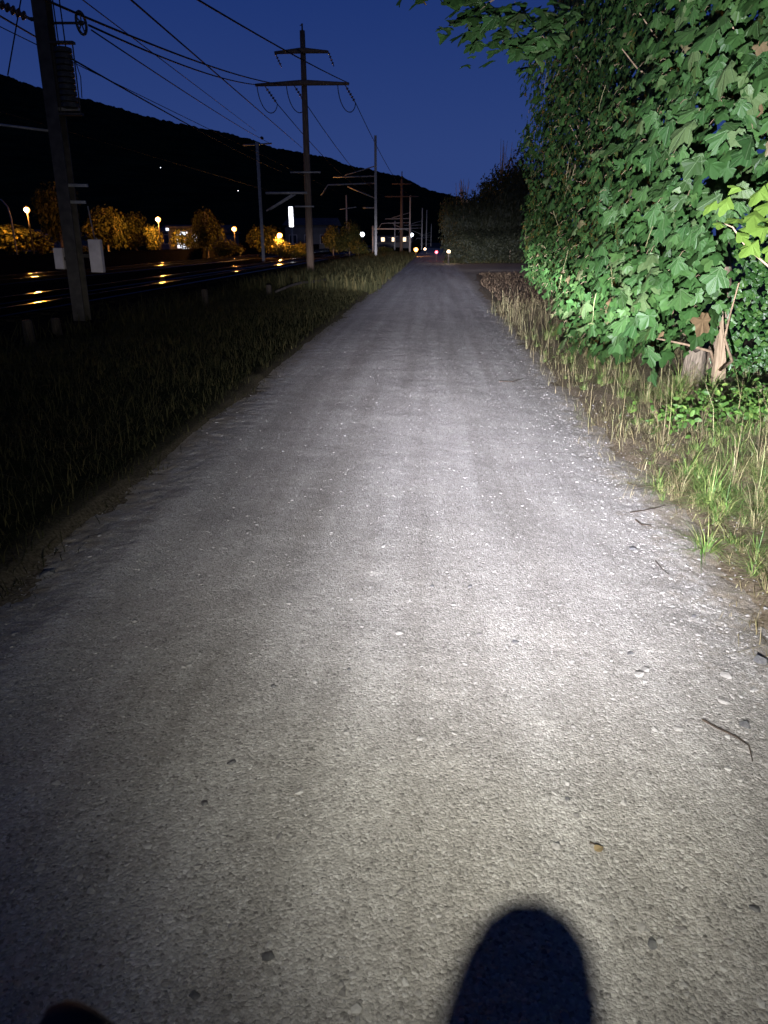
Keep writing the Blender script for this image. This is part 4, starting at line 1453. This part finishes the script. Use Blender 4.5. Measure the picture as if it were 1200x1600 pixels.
# second mast, right of the pole
m2 = make_mast(8.35, True)
p = dp(587, 310, 55)
m2.location = (p.x, 55, -0.1)
tag(m2, 'slim pale mast with cantilever arms to the left, standing right of the tall pole', 'mast', 'far railway masts')
# mast left of the pole with a top crossarm
p = dp(407, 320, 50)
m3 = make_mast(dp(403, 222, 50).z + 0.1, False)
m3.location = (p.x, 50, -0.1)
mh = dp(403, 222, 50).z + 0.1
MB().tube([(-0.9, 0, mh - 0.18), (0.95, 0, mh - 0.08)], 0.05, 8).build('crossarm', M['galv'], m3, True)
tag(m3, 'thin grey mast with one short top crossarm left of the tall pole', 'mast', 'far railway masts')

far_masts = [(641, 305, 92, True, 'first distant mast beyond the pale cantilever mast'), (660, 325, 125, True, 'second distant mast, half way to the red light'), (667, 328, 150, False, 'thin distant mast just left of the last one'), (674, 350, 190, True, 'last and smallest mast before the red light'), (541, 305, 95, False, 'thin far mast behind the orange lit trees right of the tall pole'), (617, 345, 120, False, 'short thin far mast left of the distant double crossarm pole')]
for (a, b, D, arm, lb) in far_masts:
    q = dp(a, b, D)
    m_ = make_mast(q.z + 0.1, arm)
    m_.location = (q.x, D, -0.1)
    tag(m_, lb, 'mast', 'far railway masts')
# distant pole with two crossarms
D = 88
q = dp(628, 280, D)
fp = empty('line_pole', (q.x, D, -0.1))
tag(fp, 'distant line pole with two crossarms near the end of the path', 'pole')
MB().tube([(0, 0, 0), (0, 0, q.z + 0.1)], [0.2, 0.14], 10).build('pole_shaft', M['pole_wood'], fp, True)
for (zz_, hw) in [(q.z - 0.4, 1.1), (q.z - 1.7, 1.9)]:
    MB().tube([(-hw, -0.2, zz_), (hw, -0.2, zz_)], 0.07, 8).build('crossarm', M['pole_wood'], fp, True)
MB().tube([(0, 0, q.z + 0.1), (0, 0, q.z + 0.9)], 0.05, 6).build('tip_fitting', M['dark_steel'], fp, True)
D = 78
q0, q1 = dp(598, 356, D), dp(641, 356, D)
pt = empty('gantry', (q1.x, D, -0.1))
tag(pt, 'distant pale cross beam gantry over the tracks', 'gantry')
MB().tube([(0, 0, q1.z), (q0.x - q1.x - 1.0, 0, q0.z)], 0.07, 8).build('beam', M['galv'], pt, True)
for x_ in (0, q0.x - q1.x - 1.0):
    MB().tube([(x_, 0, 0), (x_, 0, q1.z + 0.3)], 0.10, 8).build('post', M['galv'], pt, True)


# ------------------------------------------------------------------ overhead wires
def wire(a, b, r, label, sag=0.0, ext=0.0, mark=None):
    a, b = Vector(a), Vector(b)
    a = a + (a - b) * ext
    pts = [a.lerp(b, t) - Vector((0, 0, sag * 4 * t * (1 - t))) for t in [i / 14 for i in range(15)]]
    c = a.copy()
    o_ = MB().tube([p_ - c for p_ in pts], r, 6).build('overhead_wire', M['wire'], None, True)
    o_.location = c
    tag(o_, label, 'wire', 'overhead wires')
    if mark is not None:
        p_ = a.lerp(b, mark) - c
        d_ = (b - a).normalized()
        insulator_mesh(MB(), p_ - d_ * 0.35, p_ + d_ * 0.35, 0.08, 4).build('insulator', M['insul'], o_, True)
    return o_


T = tp.location
lz, lxl, lxr = arm_z['lower']
uz, uxl, uxr = arm_z['upper']
wire(dp(128, 0, 12), T + Vector((lxl + 0.9, -0.1, lz)), 0.017, 'wire from the top of view to the left half of the lower crossarm', 0.25, 0.4)
wire(Vector(MX) + MROT @ pc + Vector((0.1, 0.05, -0.02)), T + Vector((lxl, -0.1, lz)), 0.017, 'wire from the pulley wheel to the left tip of the lower crossarm', 0.15)
wire(dp(205, 0, 13), dp(472, 231, 60), 0.016, 'steep wire crossing from the top of view down behind the tall pole', 0.0, 0.4)
wire(dp(322, -2, 13), T + Vector((lxr, -0.1, lz)), 0.015, 'upper wire passing the small crossarm to the right tip of the lower one', 0.1, 0.4)
wire(Vector(MX) + MROT @ pc + Vector((0.12, 0.08, -0.08)), m3.location + Vector((0.9, 0, mh - 0.1)), 0.012, 'thin wire from the pulley to the mast with one top crossarm', 0.1, 0.0, 0.83)
wire(Vector(MX) + MROT @ ml(112, 92, -0.1), dp(440, 268, 42), 0.014, 'wire from the tension weights slanting down across the dark hill', 0.1)
wire(dp(0, 25, 12.0), dp(60, 60, 14), 0.014, 'short wire at the top left corner passing behind the steel mast', 0.0, 0.5)
FPL = fp.location
for e1, x_, w_ in [(hang[0], -1.8, 'left'), (hang[1], -0.9, 'middle'), (hang[2], 1.8, 'right')]:
    wire(T + e1, FPL + Vector((x_, -0.2, dp(628, 280, 88).z - 1.75)), 0.015, 'sagging wire from the ' + w_ + ' hanging loop to the distant line pole', 1.0)
wire(dp(140, 8, 14), dp(400, 205, 48), 0.010, 'faint thin wire between the two masts above the hill', 0.0, 0.3)
for (cx, lb) in [(-8.6, 'near'), (-14.2, 'far')]:
    wire((cx, 2, 5.4), (cx, 200, 5.4), 0.010, 'contact wire hanging over the ' + lb + ' railway track')

# ------------------------------------------------------------------ short fence posts on the left verge
for (a, b0_, b1_, lb, mt) in [(90, 497, 524, 'short brown wooden post in front of the steel mast', 'dark_wood'), (322, 452, 486, 'dark weathered post stub in the verge between mast and tall pole', 'dark_wood'), (48, 500, 540, 'leaning dark post stub at the far left of the verge', 'dark_wood'), (421, 445, 470, 'short dark post in the grass left of the tall pole', 'dark_wood')]:
    g = gp(a, b1_ - 2, -0.06)
    top = dp(a, b0_, g.y)
    hh = top.z + 0.06
    o_ = MB().lathe([(0.085, -0.05), (0.08, hh * 0.5), (0.075, hh - 0.02), (0.06, hh)], 10).build('fence_post', M[mt])
    o_.location = (g.x, g.y, -0.06)
    tag(o_, lb, 'post', 'stub posts on the left verge')
# white edge tube: handrail end of a level crossing near the pole
hr = empty('cable_trough', (-5.0, 25.0, 0.0))
q = [gp(431, 456, 0.15), gp(452, 447, 0.25), gp(470, 442, 0.3), gp(500, 439, 0.3), gp(525, 433, 0.3)]
MB().tube([a_ - hr.location for a_ in q], 0.035, 8).build('pipe', M['dark_steel'], hr, True)
tag(hr, 'pale bent pipe lying along the track by the foot of the tall pole', 'pipe')


# ------------------------------------------------------------------ trees beyond the railway and hedges by the path
def crown_mesh(k, rx, ry, rz, lsize, mat, lob=7, fill=0.55):
    """leaf clumps spread through an uneven volume"""
    cs = [(np.array([0, 0, 0.0]), 0.7)]
    for i in range(lob):
        v_ = rng.normal(0, 1, 3)
        v_ /= np.linalg.norm(v_)
        cs.append((v_ * rng.uniform(0.35, 0.68), rng.uniform(0.28, 0.5)))
    pts = []
    wts = np.array([c_[1] ** 2 for c_ in cs])
    ch = rng.choice(len(cs), k, p=wts / wts.sum())
    d_ = rng.normal(0, 1, (k, 3))
    d_ /= np.linalg.norm(d_, axis=1, keepdims=True)
    rad = rng.random(k) ** 0.45
    C_ = np.array([c_[0] for c_ in cs])[ch]
    r_ = np.array([c_[1] for c_ in cs])[ch]
    Pn = C_ + d_ * (rad * r_)[:, None] + rng.normal(0, 0.03, (k, 3))
    Pn = Pn * np.array([rx, ry, rz])
    nn = d_ + np.array([0, 0, 0.5]) + rng.normal(0, 0.4, (k, 3))
    return leaves_mesh('crown', QUAD_V, QUAD_F, Pn, frames(nn, np.array([0, 0, -1.0]) + rng.normal(0, 0.5, (k, 3))), rng.uniform(0.6, 1.3, k) * lsize, mat)


SPARSE = crown_mesh(900, 1, 1, 1, 0.16, M['far_leaf'])
CROWNS = [crown_mesh(2600, 1, 1, 1, 0.13, M['far_leaf']) for _ in range(5)]
TRUNK = MB()
TRUNK.tube([(0, 0, -0.1), (0.02, 0, 0.5), (-0.03, 0.02, 1.0), (0.02, 0, 1.7)], [0.06, 0.05, 0.04, 0.015], 7)
for a in range(5):
    an = a * 1.3
    TRUNK.tube([(0, 0, 0.7 + 0.12 * a), (0.3 * math.cos(an), 0.3 * math.sin(an), 1.1 + 0.12 * a)], [0.025, 0.008], 5)
TRUNKM = TRUNK.mesh('trunk', M['bark'])


def far_tree(px, py_top, py_base, D, wpx, label, name='tree'):
    top = dp(px, py_top, D)
    base_z = 0.0
    h_ = top.z - base_z
    w_ = wpx / 2 * D / 1188.0
    t = empty(name, (top.x, D, base_z), random.random() * 6)
    tag(t, label, 'tree', 'trees beyond the railway')
    c_ = link('crown', CROWNS[int(rng.integers(5))], t, (0, 0, h_ * 0.56))
    if 'kiosk' in label:
        c_.data = SPARSE
    c_.scale = (w_ * 1.2, w_ * 1.2, h_ * 0.52)
    tr_ = link('trunk', TRUNKM, t)
    tr_.scale = (h_ * 0.35, h_ * 0.35, h_ * 0.5)
    return t


for a in [(12, 345, 425, 62, 85, 'orange lamp-lit tree at the far left edge below the curved lamp'), (55, 355, 425, 64, 60, 'orange lamp-lit bush just right of the leftmost tree'), (80, 270, 425, 78, 80, 'tall dim tree behind the steel mast'),
          (160, 312, 425, 66, 75, 'dim brown tree right of the white boxes'), (205, 322, 430, 72, 64, 'dim tree left of the small roof'), (238, 345, 390, 67.5, 36, 'small bright orange tree under the second street lamp'),
          (318, 316, 428, 60, 52, 'dark tall tree in front of the white lit window'), (289, 352, 430, 68, 44, 'low dark bush in front of the white lit kiosk'), (352, 370, 430, 58, 48, 'dark bush between two orange street lamps'),
          (408, 345, 432, 64, 58, 'orange lit tree behind the thin grey mast'), (440, 372, 432, 60, 40, 'brown bush left of the tall pole'), (468, 380, 432, 62, 40, 'dim bush behind the tall pole'),
          (520, 345, 420, 66, 36, 'first orange lit poplar right of the tall pole'), (545, 338, 418, 68, 38, 'second orange lit poplar right of the tall pole'), (560, 372, 415, 66, 36, 'low orange tinted bush left of the pale cantilever mast'), (600, 385, 412, 80, 34, 'dark bush right of the pale cantilever mast'), (135, 385, 428, 57, 50, 'low dark bush between the white boxes')]:
    far_tree(*a)

# hedge trees on the right side beyond the side path
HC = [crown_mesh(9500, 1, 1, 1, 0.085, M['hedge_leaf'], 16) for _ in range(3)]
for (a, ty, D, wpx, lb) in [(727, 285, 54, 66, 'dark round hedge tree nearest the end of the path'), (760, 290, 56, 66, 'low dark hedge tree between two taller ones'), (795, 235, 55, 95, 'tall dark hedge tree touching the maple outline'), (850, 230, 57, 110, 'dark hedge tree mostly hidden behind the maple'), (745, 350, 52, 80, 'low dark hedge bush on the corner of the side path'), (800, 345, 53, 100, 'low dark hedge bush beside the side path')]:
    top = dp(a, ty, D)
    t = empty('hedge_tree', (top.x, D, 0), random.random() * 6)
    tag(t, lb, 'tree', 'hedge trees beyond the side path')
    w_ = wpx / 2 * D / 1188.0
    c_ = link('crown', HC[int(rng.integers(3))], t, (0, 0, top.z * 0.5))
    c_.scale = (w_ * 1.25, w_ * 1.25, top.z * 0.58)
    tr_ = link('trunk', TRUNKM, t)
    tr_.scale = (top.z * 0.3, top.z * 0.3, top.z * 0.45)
    if a in (727, 795):
        mb = MB()
        for k in range(14):
            x0 = random.gauss(0, w_ * 0.4)
            mb.tube([(x0, 0, top.z * 0.75), (x0 + random.gauss(0, 0.15), random.gauss(0, 0.15), top.z * (0.95 + 0.14 * random.random()))], [0.03, 0.008], 5)
        tag(mb.build('shoots', M['bark'], t), kind='stuff')
x, y = scatter(5000, 0.6, 9, 50.5, 54)
k = y > 50.6 + 0.25 * (x - 1)
kk = k & (rng.random(len(x)) < np.clip(0.35 + 1.4 * vnoise(x, y, 1.3, 65), 0, 1))
x, y = x[kk], y[kk]
blades('hedge_foot_grass', x, y, 0.1 + 0.6 * rng.random(len(x)) ** 2, rng.uniform(0.02, 0.04, len(x)), rng.uniform(0.2, 1.2, len(x)), M['dull_blade'], label='rough grass at the foot of the dark hedge')


# ------------------------------------------------------------------ street lamps
def street_lamp(px, py, D, label, power=700, mat='sodium', colr=(1.0, 0.42, 0.08), arm=-0.001, r=0.21, light=True):
    hd = dp(px, py, D)
    l_ = empty('street_lamp', (hd.x - arm, D, 0))
    tag(l_, label, 'street lamp', 'street lamps across the valley')
    MB().tube([(0, 0, 0), (0, 0, hd.z - r - 0.1), (0, 0, hd.z - r + 0.02)], [0.07, 0.05, 0.09], 8).build('lamp_post', M['dark_steel'], l_, True)
    MB().lathe([(r * 0.15, r * 1.15), (r * 0.55, r * 0.95), (r * 0.60, r * 0.8)], 14, 'z', (arm, 0, hd.z)).build('lamp_hood', M['dark_steel'], l_, True)
    MB().lathe([(r * math.sin(math.pi * (0.2 + 0.8 * k_ / 8)) + 0.005, r * math.cos(math.pi * (0.2 + 0.8 * k_ / 8))) for k_ in range(9)], 14, 'z', (arm, 0, hd.z)).build('lamp_glass', M[mat], l_, True)
    if light:
        ld = bpy.data.lights.new('lamp_light', 'POINT')
        ld.energy = power
        ld.color = colr
        ld.shadow_soft_size = 0.15
        lo = bpy.data.objects.new('lamp_light', ld)
        col.objects.link(lo)
        lo.parent = l_
        lo.location = (0, -r - 0.3, hd.z)
    return l_


street_lamp(42, 328, 59, 'orange street lamp left of the steel mast above the lit trees', 4200)
street_lamp(247, 343, 66, 'orange street lamp over the small bright tree', 3200)
street_lamp(366, 358, 72, 'orange street lamp left of the thin grey mast', 700, r=0.22)
street_lamp(437, 368, 60, 'orange street lamp between the thin mast and the tall pole', 2500, r=0.20)
street_lamp(650, 390, 74, 'low orange lamp at the far end of the verge', 60, r=0.20)
street_lamp(701, 393, 50.2, 'pale low lamp at the left edge of the dark hedge', 12, 'warm_lamp', (1, 0.8, 0.5), r=0.10)
street_lamp(566, 366, 110, 'white lamp left of the pale cantilever mast', 0, 'white_lamp', light=False, r=0.3)
street_lamp(643, 367, 150, 'white twin lamp among the distant masts', 0, 'white_lamp', light=False, r=0.35)
street_lamp(664, 389, 90, 'tiny warm lamp just right of the low orange lamp', 0, 'warm_lamp', light=False, r=0.12)
street_lamp(251, 262, 500, 'tiny white lamp on the dark hillside over the second street lamp', 0, 'white_lamp', light=False, r=0.14)
street_lamp(372, 298, 600, 'tiny white lamp on the dark hillside left of the thin mast', 0, 'white_lamp', light=False, r=0.18)
# unlit curved lamp at the left edge
cl = empty('curved_lamp_post', (dp(18, 345, 50).x, 50, 0))
z1 = dp(18, 340, 50).z
zt_ = dp(5, 312, 50).z
MB().tube([(0, 0, 0), (0, 0, z1), (-0.1, 0, z1 + (zt_ - z1) * 0.6), (-0.45, 0, zt_), (-0.9, 0, zt_ + 0.1)], 0.045, 8).build('lamp_post', M['galv'], cl, True)
MB().lathe([(0.05, 0.05), (0.16, 0.0), (0.14, -0.08)], 12, 'z', (-1.0, 0, zt_ + 0.08)).build('lamp_hood', M['galv'], cl, True)
tag(cl, 'unlit grey lamp post with a curved top at the left edge', 'street lamp')
# low post with a red light where the path ends
q = dp(682, 394, 58)
sg = empty('marker_post', (q.x, 58, 0.0))
tag(sg, 'low post with a small red light at the end of the path', 'marker light')
MB().tube([(0, 0.08, -0.05), (0, 0.08, q.z + 0.12)], 0.03, 8).build('post', M['dark_steel'], sg, True)
MB().box((0, 0.04, q.z), (0.24, 0.08, 0.3)).build('lamp_housing', M['cast_iron'], sg)
MB().lathe([(0.10, -0.01), (0.10, -0.03), (0.04, -0.05)], 16, 'y', (0, 0.0, q.z)).build('red_lens', M['red_lamp'], sg, True)
ld = bpy.data.lights.new('marker_light', 'POINT')
ld.energy = 1.5
ld.color = (1, 0.02, 0.04)
ld.shadow_soft_size = 0.05
lo = bpy.data.objects.new('marker_light', ld)
col.objects.link(lo)
lo.parent = sg
lo.location = (0, -0.2, q.z)


# ------------------------------------------------------------------ buildings across the railway
def building(px0, px1, py_top, D, label, roof_h=1.2, lit=(), ws=1.0, lm='win_lit'):
    a, b = dp(px0, py_top, D), dp(px1, py_top, D)
    w_, h_ = b.x - a.x, a.z
    bl_ = empty('building', ((a.x + b.x) / 2, D, 0))
    tag(bl_, label, 'building', 'buildings across the railway')
    MB().box((0, 5, h_ / 2 - 0.5), (w_, 10, h_ + 1)).build('wall', M['render_wall'], bl_)
    mb_ = MB()
    e_ = 0.4
    mb_.add([Vector(v) for v in [(-w_ / 2 - e_, -e_, h_), (w_ / 2 + e_, -e_, h_), (w_ / 2 + e_, 10 + e_, h_), (-w_ / 2 - e_, 10 + e_, h_), (-w_ / 2 - e_, 5, h_ + roof_h), (w_ / 2 + e_, 5, h_ + roof_h)]], [(0, 1, 5, 4), (2, 3, 4, 5), (0, 4, 3), (1, 2, 5), (3, 2, 1, 0)])
    mb_.build('roof', M['dark_roof'], bl_)
    nw = max(3, int(w_ / 2.6))
    for fl in range(max(1, int(h_ / 2.9))):
        for k_ in range(nw):
            x_ = -w_ / 2 + w_ * (k_ + 0.5) / nw
            f_ = MB().box((x_, -0.03, 1.6 + 2.9 * fl), (1.3 * ws, 0.1, 1.4 * ws)).build('window', M['white_plate'], bl_)
            mt_ = 'dark_glass'
            rv = random.random()
            if (fl, k_) in lit or rv < 0.08:
                mt_ = lm
            elif rv < 0.22:
                mt_ = 'win_dim'
            MB().box((x_, -0.085, 1.6 + 2.9 * fl), (1.1 * ws, 0.03, 1.2 * ws)).build('pane', M[mt_], f_)
    return bl_


building(245, 345, 364, 110, 'long low building with white lamps along its eaves behind the trees')
building(445, 518, 352, 120, 'pale building with lit windows behind the tall pole')
building(590, 640, 378, 150, 'small building with bright windows near the end of the path', lit=((0, 1), (0, 2), (0, 0)), ws=0.6, lm='win_warm')
building(20, 90, 372, 105, 'dark house behind the leftmost orange tree')
# lamps on the eaves of the long building
for (a, b, lb) in [(262, 358, 'first'), (279, 358, 'second'), (297, 358, 'third'), (343, 363, 'fourth')]:
    q = dp(a, b, 108)
    o_ = empty('flood_lamp', (q.x, 108, q.z))
    MB().box((0, 0, 0), (0.5, 0.3, 0.5)).build('lamp_housing', M['dark_steel'], o_)
    MB().box((0, -0.17, 0), (0.42, 0.03, 0.42)).build('lamp_face', M['win_lit'], o_)
    MB().tube([(0, 0.1, -q.z), (0, 0.1, 0)], 0.06, 6).build('lamp_post', M['galv'], o_)
    tag(o_, lb + ' small white floodlamp from the left over the long low building', 'floodlamp', 'floodlamps of the long building')
# white lit window wall seen through leaves
q = dp(291, 400, 75)
lw = empty('kiosk', (q.x, 75, 0))
tag(lw, 'white lit kiosk front showing through the leaves of the dark trees', 'kiosk')
MB().box((0, 1.5, 1.3), (3.2, 3.0, 2.6)).build('wall', M['render_wall'], lw)
MB().box((0, 1.4, 2.7), (3.5, 3.4, 0.16)).build('roof', M['dark_roof'], lw)
for (x_, z_, w_, h_) in [(-0.2, 1.5, 1.1, 1.5), (0.1, 0.45, 0.7, 0.5), (1.15, 1.7, 0.6, 0.6)]:
    f_ = MB().box((x_, -0.03, z_), (w_ + 0.14, 0.1, h_ + 0.14)).build('window', M['white_plate'], lw)
    MB().box((x_, -0.085, z_), (w_, 0.03, h_)).build('pane', M['win_lit'], f_)
# upright luminous sign
q = dp(455, 339, 112)
sn = empty('sign_tower', (q.x, 112, 0))
tag(sn, 'bright white upright luminous sign left of the tall pole', 'sign')
MB().tube([(0, 0.2, 0), (0, 0.2, q.z)], 0.15, 8).build('sign_post', M['galv'], sn)
MB().box((0, 0, q.z), (0.72, 0.3, 2.9)).build('sign_case', M['white_plate'], sn)
MB().box((0, -0.16, q.z), (0.58, 0.04, 2.7)).build('sign_face', M['sign_lit'], sn)

# ------------------------------------------------------------------ the hill behind
ridge = [(-700, -260), (-400, -130), (-200, 20), (0, 116), (50, 133), (130, 155), (200, 172), (310, 198), (420, 228), (530, 252), (575, 262), (640, 283), (700, 306), (780, 330), (900, 355), (1100, 368), (1500, 372)]
nr = 900
rx_ = np.linspace(-700, 1500, nr)
ry_ = np.interp(rx_, [p_[0] for p_ in ridge], [p_[1] for p_ in ridge])
HV = []
rows = [0.0, 0.15, 0.3, 0.45, 0.6, 0.72, 0.84, 0.93, 1.0, 1.0]
DR = 1500.0
for j, t in enumerate(rows):
    for i in range(nr):
        pr_ = dp(rx_[i], ry_[i], DR)
        base = Vector((pr_.x * 0.45, 420 + 0.0 * pr_.x, -1))
        q_ = base.lerp(pr_, t)
        q_.z = -1 + (pr_.z + 1) * (t ** 1.25)
        if j == len(rows) - 1:
            q_ = Vector((pr_.x * 1.3, DR * 1.4, pr_.z * 0.3))
        HV.append((q_.x, q_.y, q_.z))
HV = np.array(HV)
jag = np.zeros(len(HV))
for sc_, am in ((0.02, 8), (0.11, 2.5), (0.4, 2.5)):
    jag += am * vnoise(HV[:, 0], HV[:, 1] * 0.3, sc_, 81)
tr_ = np.repeat(np.array(rows), nr)
HV[:, 2] += jag * np.clip(tr_ * 1.2 - 0.1, 0, 1) * np.clip(HV[:, 2] / 60, 0, 1)
idx = np.arange(len(HV)).reshape(len(rows), nr)
HF = np.stack([idx[:-1, :-1], idx[:-1, 1:], idx[1:, 1:], idx[1:, :-1]], -1).reshape(-1, 4)
tag(link('hill', mesh_arrays('hill', HV, HF, M['hill'])), kind='structure')
